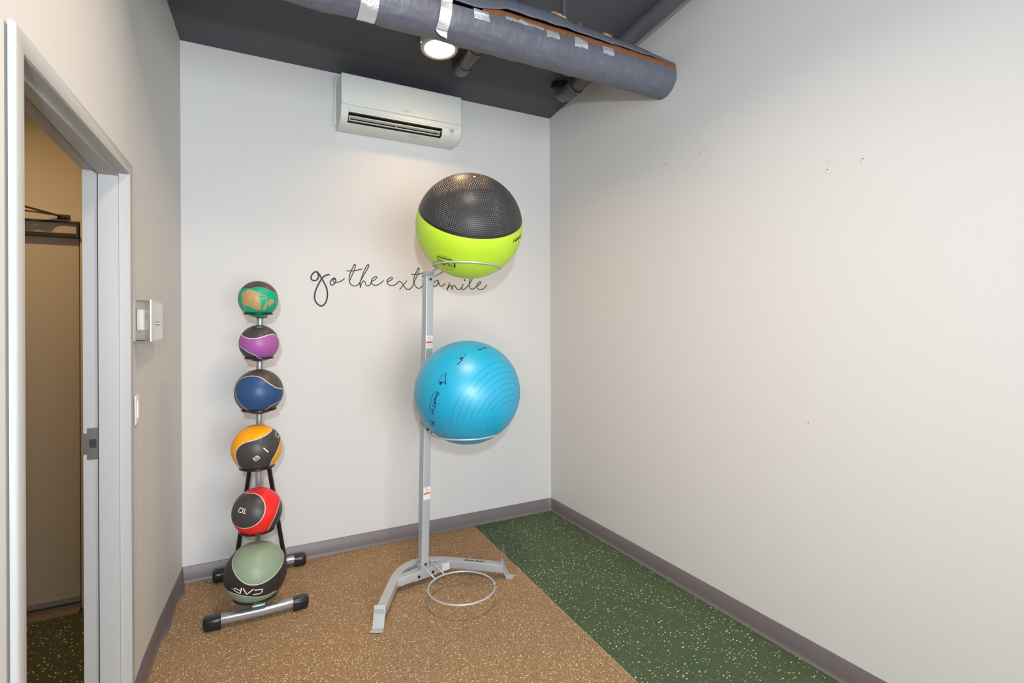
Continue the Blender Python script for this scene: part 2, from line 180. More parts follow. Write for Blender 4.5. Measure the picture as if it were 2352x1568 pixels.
# ------------------------------------------------------------------ materials
def srgb(r, g, b):
    f = lambda c: c/12.92 if c <= 0.04045 else ((c+0.055)/1.055)**2.4
    return (f(r/255), f(g/255), f(b/255), 1)
class Mat:
    def __init__(s, name, col=(0.8, 0.8, 0.8, 1), rough=0.5, metal=0.0, spec=0.5):
        s.m = bpy.data.materials.new(name); s.m.use_nodes = True; s.t = s.m.node_tree; s.n = s.t.nodes
        s.p = s.n['Principled BSDF']; s.set('Base Color', col); s.set('Roughness', rough); s.set('Metallic', metal); s.set('Specular IOR Level', spec)
        s._tc = None
    def set(s, k, v): s.p.inputs[k].default_value = v
    def node(s, t, **k):
        o = s.n.new(t)
        for a, b in k.items(): setattr(o, a, b)
        return o
    def L(s, a, b): s.t.links.new(a, b)
    def tc(s):
        if s._tc is None: s._tc = s.node('ShaderNodeTexCoord')
        return s._tc.outputs['Object']
    def math(s, op, a, b=None, c=None):
        o = s.node('ShaderNodeMath', operation=op)
        for i, v in enumerate((a, b, c)):
            if v is None: continue
            if isinstance(v, (int, float)): o.inputs[i].default_value = v
            else: s.L(v, o.inputs[i])
        return o.outputs[0]
    def mix(s, fac, a, b):
        o = s.node('ShaderNodeMix', data_type='RGBA')
        for i, v in ((0, fac), (6, a), (7, b)):
            if isinstance(v, (int, float)): o.inputs[i].default_value = v
            elif isinstance(v, tuple): o.inputs[i].default_value = v
            else: s.L(v, o.inputs[i])
        return o.outputs[2]
    def noise(s, scale, detail=2, rough=0.5, stretch=None):
        o = s.node('ShaderNodeTexNoise'); o.inputs['Scale'].default_value = scale; o.inputs['Detail'].default_value = detail; o.inputs['Roughness'].default_value = rough
        if stretch:
            mp = s.node('ShaderNodeMapping'); mp.inputs['Scale'].default_value = stretch; s.L(s.tc(), mp.inputs[0]); s.L(mp.outputs[0], o.inputs['Vector'])
        else: s.L(s.tc(), o.inputs['Vector'])
        return o.outputs['Fac']
    def bump(s, h, strength=0.2, dist=0.002):
        b = s.node('ShaderNodeBump'); b.inputs['Strength'].default_value = strength; b.inputs['Distance'].default_value = dist
        s.L(h, b.inputs['Height'])
        prev = s.p.inputs['Normal']
        if prev.is_linked: s.L(prev.links[0].from_socket, b.inputs['Normal'])
        s.L(b.outputs[0], s.p.inputs['Normal']); return s
    def color(s, sock): s.L(sock, s.p.inputs['Base Color']); return s
    def specks(s, scale, dens, r, col, base, seed=0.0, rvar=0.6):
        mp = s.node('ShaderNodeMapping'); mp.inputs['Location'].default_value = (seed, seed*1.7, 0); mp.inputs['Rotation'].default_value = (0, 0, seed); s.L(s.tc(), mp.inputs[0])
        v = s.node('ShaderNodeTexVoronoi', voronoi_dimensions='2D'); v.inputs['Scale'].default_value = scale; s.L(mp.outputs[0], v.inputs['Vector'])
        sep = s.node('ShaderNodeSeparateColor'); s.L(v.outputs['Color'], sep.inputs[0])
        on = s.math('LESS_THAN', sep.outputs[0], dens)
        rr = s.math('MULTIPLY_ADD', sep.outputs[1], r*rvar, r*(1-rvar))
        d = s.math('MULTIPLY', s.math('SUBTRACT', rr, v.outputs['Distance']), 12.0)
        cl = s.node('ShaderNodeClamp'); s.L(d, cl.inputs[0])
        return s.mix(s.math('MULTIPLY', on, cl.outputs[0]), base, col)

def wallmat(name, col):
    m = Mat(name, col, 0.62, 0, 0.35)
    n1 = m.noise(220, 3, .6); m.bump(n1, 0.16, 0.0012)
    m.bump(m.noise(6, 2), 0.06, 0.01); return m
M_wall = wallmat('wall_paint', (0.612, 0.598, 0.580, 1))
M_wallR = M_wall
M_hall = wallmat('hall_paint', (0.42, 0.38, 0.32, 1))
M_ceil = Mat('ceiling_paint', (0.084, 0.085, 0.097, 1), 0.7, 0, 0.3); M_ceil.bump(M_ceil.noise(90, 3), 0.12, 0.002)
M_trim = Mat('trim_paint', (0.40, 0.392, 0.378, 1), 0.45, 0, 0.5)
M_trim.bump(M_trim.noise(40, 2), 0.05, 0.001)
M_tan = Mat('tan_rubber_floor', (0.3, 0.2, 0.12, 1), 0.72, 0, 0.3)
b_ = M_tan.mix(M_tan.noise(7, 3), (0.31, 0.19, 0.095, 1), (0.36, 0.225, 0.118, 1))
b_ = M_tan.mix(M_tan.math('MULTIPLY', M_tan.noise(260, 2, .7), .45), b_, (0.20, 0.12, 0.06, 1))
b_ = M_tan.specks(95, 0.55, 0.30, (0.055, 0.038, 0.026, 1), b_, 3.1)
b_ = M_tan.specks(120, 0.5, 0.32, (0.50, 0.36, 0.20, 1), b_, 9.4)
b_ = M_tan.specks(80, 0.36, 0.33, (0.74, 0.60, 0.40, 1), b_, 5.3)
M_tan.color(b_); M_tan.bump(M_tan.noise(300, 2), 0.2, 0.001)
def greenmat(name, c1, c2):
    m = Mat(name, c1, 0.7, 0, 0.3)
    b = m.mix(m.noise(6, 3), c1, c2)
    b = m.mix(m.math('MULTIPLY', m.noise(280, 2, .7), .4), b, tuple(x*.45 for x in c1[:3])+(1,))
    b = m.specks(80, 0.18, 0.26, (0.015, 0.02, 0.015, 1), b, 2.2)
    b = m.specks(70, 0.15, 0.27, (0.45, 0.42, 0.22, 1), b, 6.1)
    b = m.specks(60, 0.24, 0.27, (0.80, 0.76, 0.55, 1), b, 1.3)
    m.color(b); m.bump(m.noise(300, 2), 0.2, 0.001); return m
M_green = greenmat('green_rubber_floor', (0.060, 0.098, 0.047, 1), (0.080, 0.120, 0.060, 1))
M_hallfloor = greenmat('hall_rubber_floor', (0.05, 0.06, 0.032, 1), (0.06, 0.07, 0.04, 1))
M_base = Mat('grey_vinyl_base', (0.150, 0.128, 0.130, 1), 0.42, 0, 0.5); M_base.bump(M_base.noise(30, 2), 0.08, 0.002)
M_seam = Mat('floor_seam', (0.45, 0.33, 0.18, 1), 0.8)
M_duct = Mat('duct_wrap', (0.115, 0.118, 0.145, 1), 0.5, 0, 0.4)
M_duct.bump(M_duct.noise(7, 3, .55, (1.8, 1, 0.8)), 0.6, 0.03); M_duct.bump(M_duct.noise(120, 2), 0.15, 0.001)
M_foil = Mat('foil_tape', (0.78, 0.79, 0.82, 1), 0.32, 0.7); M_foil.bump(M_foil.noise(90, 4, .7), 0.75, 0.004)
M_fib = Mat('fibreglass', (0.30, 0.115, 0.05, 1), 0.95, 0, 0.1)
M_fib.color(M_fib.mix(M_fib.noise(70, 4, .7), (0.16, 0.05, 0.02, 1), (0.50, 0.22, 0.10, 1))); M_fib.bump(M_fib.noise(160, 4, .8), 1.0, 0.01)
M_tuft = Mat('fibreglass_tuft', (0.85, 0.45, 0.13, 1), 0.95, 0, 0.1)
M_tuft.color(M_tuft.mix(M_tuft.noise(60, 4, .7), (0.80, 0.33, 0.07, 1), (0.95, 0.66, 0.34, 1))); M_tuft.bump(M_tuft.noise(200, 4, .8), 1.0, 0.008)
M_pipe = Mat('painted_pipe', (0.082, 0.080, 0.092, 1), 0.42, 0, 0.5)
M_black = Mat('black_plastic', (0.012, 0.012, 0.014, 1), 0.28, 0, 0.5)
M_blackmetal = Mat('black_metal', (0.012, 0.012, 0.013, 1), 0.22, 0.0, 0.6)
M_silver = Mat('silver_paint', (0.40, 0.41, 0.43, 1), 0.33, 0.7)
M_stand = Mat('stand_grey', (0.47, 0.48, 0.49, 1), 0.36, 0.25); M_stand.bump(M_stand.noise(500, 2), 0.05, 0.0005)
M_chrome = Mat('bright_metal', (0.75, 0.75, 0.76, 1), 0.18, 0.9)
M_ac = Mat('ac_plastic', (0.61, 0.62, 0.58, 1), 0.5, 0, 0.3)
M_acdark = Mat('ac_vent', (0.018, 0.016, 0.012, 1), 0.6)
M_acgrey = Mat('ac_print_grey', (0.36, 0.37, 0.40, 1), 0.5)
M_white = Mat('white_plastic', (0.78, 0.77, 0.74, 1), 0.35)
M_ink = Mat('dark_ink', (0.012, 0.011, 0.011, 1), 0.5)
M_letter = Mat('vinyl_lettering', (0.022, 0.017, 0.016, 1), 0.6)
M_bronze = Mat('brown_metal', (0.16, 0.14, 0.115, 1), 0.42, 0.85)
M_door = Mat('door_paint', (0.36, 0.32, 0.26, 1), 0.5)
M_gold = Mat('brass_threshold', (0.50, 0.40, 0.24, 1), 0.35, 0.8)
M_darkframe = Mat('dark_bronze', (0.035, 0.028, 0.022, 1), 0.4, 0.3)
M_cream = Mat('cream_print', (0.80, 0.74, 0.58, 1), 0.5)
M_sticker = Mat('white_sticker', (0.82, 0.82, 0.84, 1), 0.4)
M_orange = Mat('orange_print', (0.80, 0.13, 0.01, 1), 0.5)
M_red = Mat('red_print', (0.50, 0.08, 0.08, 1), 0.5)
M_pale = Mat('pale_print', (0.50, 0.56, 0.60, 1), 0.5)
M_acry = Mat('clear_acrylic', (0.99, 0.985, 0.97, 1), 0.0); M_acry.set('Transmission Weight', 1.0); M_acry.set('IOR', 1.12)
M_backp = Mat('guard_back_plate', (0.60, 0.58, 0.54, 1), 0.3)
M_lens = Mat('lamp_lens', (1, 1, 1, 1), 0.4); M_lens.set('Emission Color', (1.0, 0.60, 0.28, 1)); M_lens.set('Emission Strength', 12)
M_led = Mat('green_led', (0.1, 0.9, 0.4, 1), 0.4); M_led.set('Emission Color', (0.05, 1.0, 0.35, 1)); M_led.set('Emission Strength', 3)
M_housing = Mat('lamp_housing', (0.50, 0.49, 0.49, 1), 0.35)
M_hole = Mat('wall_hole', (0.22, 0.21, 0.20, 1), 0.9)
M_patch = Mat('spackle', (0.66, 0.64, 0.62, 1), 0.8)

# ------------------------------------------------------------------ setting
def ceilz(y): return 3.151 - 0.11*y
TL = 0.0404                                   # the left wall runs slightly outward towards the camera
LWK = [(0.2, -2.497), (0, -2.516), (-0.3, -2.5430), (-0.6, -2.5680), (-0.9, -2.5870), (-1.13, -2.5925), (-1.3, -2.5960)]
def lw(y):                                    # x of the left wall's face; it bows slightly near the corner
    if y <= -1.3: return -2.596 + TL*(y+1.3)
    for (a, xa), (b_, xb) in zip(LWK, LWK[1:]):
        if y >= b_: return xa + (xb-xa)*(a-y)/(a-b_)
YB = -7.0; YO0, YO1, ZO = -2.133, -1.2, 2.057      # rear wall; door opening
XR = -2.716
bm = B()
def quad(bm, pts, mi=0):
    f = bm.faces.new([bm.verts.new(p) for p in pts]); f.material_index = mi; return f
gx = lambda y: -0.681 + 0.0404*y
quad(bm, [(-2.65, 0.05, 0), (-2.95, YB, 0), (gx(YB), YB, 0), (gx(0.05), 0.05, 0)], 0)
quad(bm, [(gx(0.05), 0.05, 0), (gx(YB), YB, 0), (0.05, YB, 0), (0.05, 0.05, 0)], 1)
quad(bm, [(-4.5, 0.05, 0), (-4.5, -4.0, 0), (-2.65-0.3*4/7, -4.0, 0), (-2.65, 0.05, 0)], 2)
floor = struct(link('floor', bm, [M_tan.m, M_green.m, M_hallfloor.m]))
bm = B(); 
sweep(bm, [(gx(-0.012)+0.0, -0.012, 0.0), (gx(-4), -4, 0.0)], [(-0.0018, -0.0004), (0.0018, -0.0004), (0.0018, 0.0006), (-0.0018, 0.0006)], ref=(0, 0, 1))
part('floor_seam', bm, M_seam.m, floor)
bm = B()
for a, b in (((-4.5, 0.05), (0.1, 0.05)),):
    pass
pts = [(-4.5, 0.1), (0.1, 0.1), (0.1, YB-.1), (-4.5, YB-.1)]
lo = [bm.verts.new((x, y, ceilz(y))) for x, y in pts]; hi = [bm.verts.new((x, y, ceilz(y)+0.12)) for x, y in pts]
bm.faces.new(lo); bm.faces.new(hi[::-1])
for i in range(4): bm.faces.new((lo[i], lo[(i+1) % 4], hi[(i+1) % 4], hi[i]))
ceil = struct(link('ceiling', bm, M_ceil.m))
bm = B()
for px, py in ((-2.32, -.30), (-2.36, -.17), (-1.07, -1.0), (-0.10, -0.06), (-1.9, -0.5)):
    cyl(bm, (px, py, ceilz(py)+.001), (px, py, ceilz(py)-0.003), 0.007, 10)
part('screw_head', bm, M_pipe.m, ceil)
def wallbox(name, x0, y0, x1, y1, z0, z1, m): 
    b = B(); box(b, (x0, y0, z0), (x1, y1, z1)); return struct(link(name, b, m))
wb = wallbox('wall_back', -2.62, 0, 0.0, 0.15, 0, 3.151, M_wall.m)
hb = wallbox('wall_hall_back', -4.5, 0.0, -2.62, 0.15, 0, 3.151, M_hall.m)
def prism_wall(name, x0, x1, m):              # walls along y whose top follows the sloping ceiling
    b = B(); prof = [(0.15, 0), (0.15, ceilz(0.15)), (YB, ceilz(YB)), (YB, 0)]; extr(b, prof, x0, x1); return struct(link(name, b, m))
wr = prism_wall('wall_right', 0.0, 0.15, M_wall.m)
wf = wallbox('wall_front', -3.2, YB-0.15, 0.15, YB, 0, ceilz(YB), M_wall.m)
# left wall with the doorway cut out
bm = B()
def lwseg(ys, z0f, z1f):
    n = len(ys)
    for i in range(n-1):
        ya, yb = ys[i], ys[i+1]
        v = [bm.verts.new(p) for p in ((lw(ya), ya, z0f(ya)), (lw(yb), yb, z0f(yb)), (lw(yb), yb, z1f(yb)), (lw(ya), ya, z1f(ya)),
                                       (XR+.01, ya, z0f(ya)), (XR+.01 if yb > YO0 else XR+.01-0.03*(YO0-yb), yb, z0f(yb)), (XR+.01 if yb > YO0 else XR+.01-0.03*(YO0-yb), yb, z1f(yb)), (XR+.01 if ya > YO0 else XR+.01-0.03*(YO0-ya), ya, z1f(ya)))]
        v[4].co.x = XR+.01 if ya > YO0 else XR+.01-0.03*(YO0-ya)
        for q in ((0, 1, 2, 3), (7, 6, 5, 4), (3, 2, 6, 7), (0, 4, 5, 1)): bm.faces.new([v[k] for k in q])
        if i == 0: bm.faces.new([v[k] for k in (0, 3, 7, 4)])
        if i == n-2: bm.faces.new([v[k] for k in (1, 5, 6, 2)])
JT = 0.012
lwseg([0.0, -0.15, -0.3, -0.45, -0.6, -0.75, -0.9, -1.0, -1.13, YO1+JT], lambda y: 0, ceilz)
lwseg([YO1+JT, YO0-JT], lambda y: ZO+JT, ceilz)
lwseg([YO0-JT, -3.0, YB], lambda y: 0, ceilz)
bmesh.ops.remove_doubles(bm, verts=bm.verts[:], dist=0.0001)
wl = struct(link('wall_left', bm, M_wall.m, smooth=True, auto=30))
# hall enclosure
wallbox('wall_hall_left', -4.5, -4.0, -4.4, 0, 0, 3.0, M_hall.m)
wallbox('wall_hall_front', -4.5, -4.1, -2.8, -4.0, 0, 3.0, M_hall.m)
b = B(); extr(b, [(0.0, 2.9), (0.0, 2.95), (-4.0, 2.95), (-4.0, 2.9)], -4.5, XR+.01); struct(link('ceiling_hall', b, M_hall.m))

# ------------------------------------------------------------------ baseboards (vinyl cove base)
def cove(h=0.10, t=0.004, toe=0.013):
    return [(0, 0), (toe, 0), (toe, 0.002), (toe*0.62, 0.006), (toe*0.38, 0.013), (t, 0.024), (t, h-0.002), (t*0.5, h), (0, h)]
def base_strip(name, pts, norms, tf=None):
    bm = B(); rings = []
    for i, (p, n) in enumerate(zip(pts, norms)):
        k = 0 if tf is None else tf[i]
        r = []
        for o, z in cove():
            oo = o + (k*(1-min(1, z/0.085))**1.3 if o > 0 else 0)
            r.append(bm.verts.new((p[0]+n[0]*oo, p[1]+n[1]*oo, z)))
        rings.append(r)
    for a, c in zip(rings, rings[1:]):
        for j in range(len(a)-1): bm.faces.new((a[j], a[j+1], c[j+1], c[j]))
    return struct(link(name, bm, M_base.m, smooth=True, auto=50))
# back: straight, rounding into the right corner
R0 = 0.035
bp = [(-2.516, 0), (-1.6, 0), (-0.7, 0), (-R0, 0)]; bn = [(0, -1)]*4
arc = []
for i in range(1, 7):
    a = rad(90*i/6); arc.append(((-R0+R0*math.sin(a), -R0+R0*math.cos(a)), (-math.sin(a), -math.cos(a))))
base_strip('baseboard_back', bp+[a[0] for a in arc[:4]], bn+[a[1] for a in arc[:4]])
rp = [a[0] for a in arc[3:]]+[(0, -1.0), (0, -2.5), (0, YB)]; rn = [a[1] for a in arc[3:]]+[(-1, 0)]*3
base_strip('baseboard_right', rp, rn)
ys = [-0.0, -0.03, -0.08, -0.13, -0.17, -0.22, -0.30, -0.40, -0.47, -0.54, -0.60, -0.68, -0.80, -0.90, -1.0, -1.118]
toeoff = [0.005, 0.006, 0.012, 0.022, 0.012, 0.001, 0.004, 0.012, 0.015, 0.008, 0.0, 0.002, 0.004, 0.006, 0.004, 0.0]
base_strip('baseboard_left', [(lw(y), y) for y in ys], [(1, 0)]*len(ys), toeoff)

# ------------------------------------------------------------------ doorway 1 (frame in the left wall)
door1 = struct(bpy.data.objects.new('door_1', None)); COL.objects.link(door1); door1.location = (-2.64, -1.67, 0)
XF = -2.574; CW = 0.050
# casing: rounded flat trim, mitred, on the room face
bm = B()
def casing(bm, xface, sgn):
    t = 0.013; sec = [(0.003, 0), (0.003, t*0.9), (0.007, t), (CW-0.006, t), (CW-0.002, t*0.8), (CW, t*0.55), (CW, 0)]
    def X(y): return xface(y)
    loop = [(YO1, 0.0, (1, 0)), (YO1, ZO, (1, 1)), (YO0, ZO, (-1, 1)), (YO0, 0.0, (-1, 0))]
    rings = []
    for y, z, (dy, dz) in loop:
        rings.append([bm.verts.new((X(y)+sgn*h, y+dy*w, z+dz*w)) for w, h in sec])
    for a, c in zip(rings, rings[1:]):
        for j in range(len(a)): bm.faces.new((a[j], a[(j+1) % len(a)], c[(j+1) % len(a)], c[j]))
casing(bm, lambda y: XF-0.015 + TL*(y+1.2), 1)
part('casing', bm, M_trim.m, door1, smooth=True, auto=40)
bm = B(); casing(bm, lambda y: XR+0.012, -1); part('casing', bm, M_trim.m, door1, smooth=True, auto=40)
# jamb with double rabbet and centre stop
bm = B()
prof = [(XF-0.006, 0), (XF-0.036, 0), (XF-0.036, 0.012), (XF-0.046, 0.012), (XF-0.095, 0.012), (XF-0.095, 0.0), (XR, 0.0), (XR, -JT), (XF-0.006, -JT)]
rings = []
for y, z, dy, dz in ((YO1, 0, -1, 0), (YO1, ZO, -1, -1), (YO0, ZO, 1, -1), (YO0, 0, 1, 0)):
    rings.append([bm.verts.new((x + (TL*(y+1.2) if x > XF-.05 else 0), y+dy*h, z+dz*h)) for x, h in prof])
for a, c in zip(rings, rings[1:]):
    for j in range(len(a)): bm.faces.new((a[j], a[(j+1) % len(a)], c[(j+1) % len(a)], c[j]))
jamb = part('jamb', bm, M_trim.m, door1, smooth=False)
bm = B()
for y, dy in ((YO1, -1), (YO0, 1)): box(bm, (XF-0.0955, y+dy*0.0005, 0), (XF-0.0985, y+dy*0.009, ZO-.009))
box(bm, (XF-0.0955, YO0, ZO-.0005), (XF-0.0985, YO1, ZO-.009))
part('weather_seal', bm, M_ink.m, door1)
# strike plate
bm = B(); yS = YO1-0.0012
def plate(bm, poly, hole, y, t):
    # poly & hole in (x,z)
    def ring(P, yy): return [bm.verts.new((x, yy, z)) for x, z in P]
    o0 = ring(poly, y); h0 = ring(hole, y)
    es = []
    for L in (o0, h0):
        for i in range(len(L)): es.append(bm.edges.new((L[i], L[(i+1) % len(L)])))
    r = bmesh.ops.triangle_fill(bm, use_beauty=True, use_dissolve=False, edges=es)
    fs = [f for f in r['geom'] if isinstance(f, bmesh.types.BMFace)]
    e = bmesh.ops.extrude_face_region(bm, geom=fs)
    bmesh.ops.translate(bm, vec=(0, t, 0), verts=[v for v in e['geom'] if isinstance(v, bmesh.types.BMVert)])
hol = [(-2.6885+0.0105*sx*1.0+0, 1.0775+0.0155*sz) for sx, sz in ((-1, -.8), (-.8, -1), (.8, -1), (1, -.8), (1, .8), (.8, 1), (-.8, 1), (-1, .8))]
plate(bm, [(-2.674, 1.020), (-2.705, 1.020), (-2.705, 1.040), (-2.7185, 1.040), (-2.7185, 1.115), (-2.705, 1.115), (-2.705, 1.133), (-2.674, 1.133)], hol, yS-0.0008, 0.0016)
box(bm, (-2.7185, yS-0.0008, 1.040), (-2.7205, yS+0.014, 1.115), 0.0006)
sp = part('strike_plate', bm, M_bronze.m, door1)
bm = B(); box(bm, (-2.699, yS+0.0006, 1.062), (-2.678, yS+0.0011, 1.093)); part('latch_pocket', bm, M_ink.m, sp)
for z in (1.1275, 1.0305):
    bm = B(); cyl(bm, (-2.6895, yS, z), (-2.6895, yS-0.0022, z), 0.0048, 16, 0.003)
    box(bm, (-2.6925, yS-0.0026, z-.0006), (-2.6865, yS-0.0021, z+.0006)); part('screw', bm, M_chrome.m, sp)

# ------------------------------------------------------------------ hall: exterior door in the far wall
door2 = struct(bpy.data.objects.new('door_2', None)); COL.objects.link(door2); door2.location = (-3.45, -0.03, 0)
bm = B(); box(bm, (-3.92, -0.035, 0.035), (-2.972, 0.0, 2.045), 0.002); part('door_leaf', bm, M_door.m, door2)
bm = B(); box(bm, (-3.99, -0.05, 2.049), (-2.90, 0.0, 2.10), 0.003); box(bm, (-2.966, -0.05, 0), (-2.90, 0.0, 2.049), 0.003); box(bm, (-3.99, -0.05, 0), (-3.93, 0, 2.049), 0.003)
part('door_frame', bm, M_hall.m, door2)
bm = B(); box(bm, (-3.92, -0.075, 1.962), (-2.968, -0.035, 1.984), 0.002); box(bm, (-2.978, -0.06, 1.984), (-2.968, -0.035, 2.046), 0.001); box(bm, (-3.92, -0.052, 2.040), (-2.968, -0.035, 2.047), 0.001)
part('drip_bar', bm, M_darkframe.m, door2)
bm = B(); extr(bm, [(0.0, 0.0), (-0.10, 0.0), (-0.10, 0.006), (-0.07, 0.018), (-0.06, 0.018), (-0.055, 0.034), (0, 0.034)], -3.93, -2.966)
thr = part('threshold', bm, M_bronze.m, door2)
bm = B(); box(bm, (-3.93, -0.062, 0.0175), (-2.966, -0.052, 0.0195)); box(bm, (-3.93, -0.102, 0.001), (-2.966, -0.099, 0.0075)); part('brass_strip', bm, M_gold.m, thr)
bm = B(); extr(bm, [(-0.036, 0.04), (-0.042, 0.04), (-0.042, 0.066), (-0.036, 0.066)], -3.92, -2.972); 
dd = part('door_sweep', bm, M_silver.m, door2)
bm = B()
for x in (-3.16, -3.03): cyl(bm, (x, -0.042, 0.053), (x, -0.046, 0.053), 0.005, 12)
part('screw', bm, M_chrome.m, dd)
clo = thing('door_closer', 'dark metal door closer arm above the door beyond the doorway', 'door closer', (-3.06, -0.10, 2.07))
bm = B(); sweep(bm, [(-3.30, -0.20, 2.125), (-3.02, -0.055, 2.066)], rrect(0.022, 0.007, 0.002, 2), ref=(0, 0, 1)); part('arm', bm, M_darkframe.m, clo)
bm = B(); sweep(bm, [(-3.24, -0.09, 2.085), (-3.12, -0.12, 2.075)], rrect(0.018, 0.006, 0.002, 2), ref=(0, 0, 1)); sweep(bm, [(-3.12, -.12, 2.075), (-3.075, -0.075, 2.075)], rrect(0.018, 0.006, 0.002, 2), ref=(0, 0, 1)); part('link_arm', bm, M_bronze.m, clo)
bm = B(); box(bm, (-3.055, -0.062, 2.055), (-3.005, -0.050, 2.082), 0.003); cyl(bm, (-3.03, -0.062, 2.066), (-3.03, -0.072, 2.066), 0.008, 14); part('shoe', bm, M_darkframe.m, clo)

# ------------------------------------------------------------------ lettering on the back wall
let = thing('wall_lettering', 'dark cursive lettering reading go the extra mile across the back wall', 'wall lettering', (-1.3, 0, 1.8))
for word in ('go', 'the', 'extra', 'mile'):
    bm = B()
    for wmm, pts in LETTERING[word]:
        P = cat([(x, -0.0012, z) for x, z in pts], 5)
        Q = [P[0]]
        for q in P[1:]:
            if (q-Q[-1]).length > 0.0015: Q.append(q)
        r = wmm/2000
        n = len(Q); P2 = []
        sec = [(r*math.cos(rad(a)), 0.0011*math.sin(rad(a))) for a in range(0, 360, 45)]
        # a = ref x t lies in the wall plane, b along the wall normal
        sweep(bm, Q, sec, ref=(0, 1, 0))
        for e in (Q[0], Q[-1]): cyl(bm, (e.x, 0.0, e.z), (e.x, -0.0023, e.z), r, 12)
    part('word', bm, M_letter.m, let)

# ------------------------------------------------------------------ wall marks
for (y, z, r) in ((-1.290, 2.477, .004), (-1.286, 2.429, .006), (-1.542, 2.419, .006), (-2.229, 2.181, .003), (-2.227, 2.150, .005), (-2.368, 2.157, .005), (-2.138, 1.057, .004)):
    bm = B(); vs = []
    random.seed(int(abs(y*1000)))
    k = 14; o = [bm.verts.new((-0.0012, y+r*1.9*math.cos(2*math.pi*i/k)*random.uniform(.7, 1.1), z-r*1.0+r*2.3*math.sin(2*math.pi*i/k)*random.uniform(.8, 1.1))) for i in range(k)]
    c = bm.verts.new((-0.0022, y, z-r))
    for i in range(k): bm.faces.new((o[i], o[(i+1) % k], c))
    mk = part('filler_patch', bm, M_patch.m, wr)
    bm = B(); cyl(bm, (-0.001, y, z), (-0.0028, y-r*.2, z-r*.2), r*.75, 9, r*.55); part('anchor_hole', bm, M_hole.m, mk)
bm = B(); cyl(bm, (-2.601+0.0, -0.99, 0.80), (-2.596, -0.99, 0.80), 0.003, 8); part('paint_fleck', bm, M_seam.m, wl)

# ------------------------------------------------------------------ ceiling lamp
slope = math.atan(0.11)
lamp = thing('ceiling_lamp', 'round grey surface mounted ceiling lamp glowing warm white behind the duct', 'ceiling lamp', (-1.158, -0.612, 3.13))
MT = Matrix.Translation((-1.158, -0.612, 3.213)) @ Matrix.Rotation(-slope, 4, 'X')
def lathe(bm, prof, n=64, mat=None):
    R = [[bm.verts.new((r*math.cos(2*math.pi*i/n), r*math.sin(2*math.pi*i/n), z)) for i in range(n)] for r, z in prof]
    for a, c in zip(R, R[1:]):
        for i in range(n): bm.faces.new((a[i], a[(i+1) % n], c[(i+1) % n], c[i]))
    if prof[0][0] > 1e-4: pass
    vs = [v for r in R for v in r]
    if mat is not None: bmesh.ops.transform(bm, matrix=mat, verts=vs)
    return R
bm = B(); lathe(bm, [(0.060, 0.0), (0.092, -0.002), (0.108, -0.012), (0.113, -0.030), (0.113, -0.066), (0.110, -0.075), (0.103, -0.080), (0.094, -0.079), (0.087, -0.074), (0.087, -0.060)], 72, MT)
part('housing', bm, M_housing.m, lamp, smooth=True, auto=60)
bm = B(); R = lathe(bm, [(0.0868, -0.0745), (0.084, -0.0755), (0.06, -0.0765), (0.03, -0.077), (0.0005, -0.077)], 72, MT); part('lens', bm, M_lens.m, lamp, smooth=True, auto=80)
bm = B(); bmesh.ops.create_uvsphere(bm, u_segments=12, v_segments=8, radius=0.004); bmesh.ops.translate(bm, vec=(-1.158-0.114, -0.625, 3.148), verts=bm.verts[:]); part('indicator_light', bm, M_led.m, lamp)
bm = B(); box(bm, (-0.012, -0.118, -0.028), (0.012, -0.108, -0.050), 0.002, MT @ Matrix.Rotation(rad(-55), 4, 'Z')); part('sensor_window', bm, M_ink.m, lamp)

# ------------------------------------------------------------------ insulated duct
DY, DZ, DR = -1.27, 2.925, 0.100
duct = thing('insulated_duct', 'grey wrapped air duct with torn seam running below the ceiling into right wall', 'duct', (-1.3, DY, DZ))
XL, XE = -2.612, -0.0005
def nz(x, a, s=1.0, seed=0.0):
    return noise.noise(Vector((x*6*s+seed, math.cos(a)*2.2*s, math.sin(a)*2.2*s+seed)))
def dpt(x, ang, r): return Vector((x, DY - r*math.cos(rad(ang)), DZ + r*math.sin(rad(ang))))
SEAM = 22.0
def seam(x): return SEAM + 2.2*noise.noise(Vector((x*9, 3.3, 0))) - (10 if x < -1.1 else 0)*min(1, max(0, (-1.1-x)*6))
def body_r(x, ang):
    a = rad(ang); r = DR
    r += 0.0030*nz(x, a, 1.0) + 0.0024*nz(x, a, 2.6, 7.0)
    d = math.sin(x*19 + ang*0.045 + 3*noise.noise(Vector((x*3, ang*.01, 1))))
    r += 0.0034*max(0, d)**5 * (1 if noise.noise(Vector((x*2.3, ang*.02, 9))) > -0.05 else .3)
    for xs, k in ((-0.285, .002), (-0.165, .0013)):           # creases near the wall end
        r -= k*math.exp(-((x - xs - 0.0006*(ang+10))/0.008)**2)
    for xs in (-1.73, -1.395): r -= 0.004*math.exp(-((x-xs)/0.05)**2)
    return r
NX = 260; bm = B(); rows = []
for i in range(NX+1):
    x = XL + (XE-XL)*i/NX; s0 = seam(x); row = []
    for j in range(73):
        ang = s0 - 3 - (j/72.0)*300
        row.append(bm.verts.new(dpt(x, ang, body_r(x, ang))))
    rows.append(row)
for a, c in zip(rows, rows[1:]):
    for j in range(72): bm.faces.new((a[j], a[j+1], c[j+1], c[j]))
part('wrap', bm, M_duct.m, duct, smooth=True)
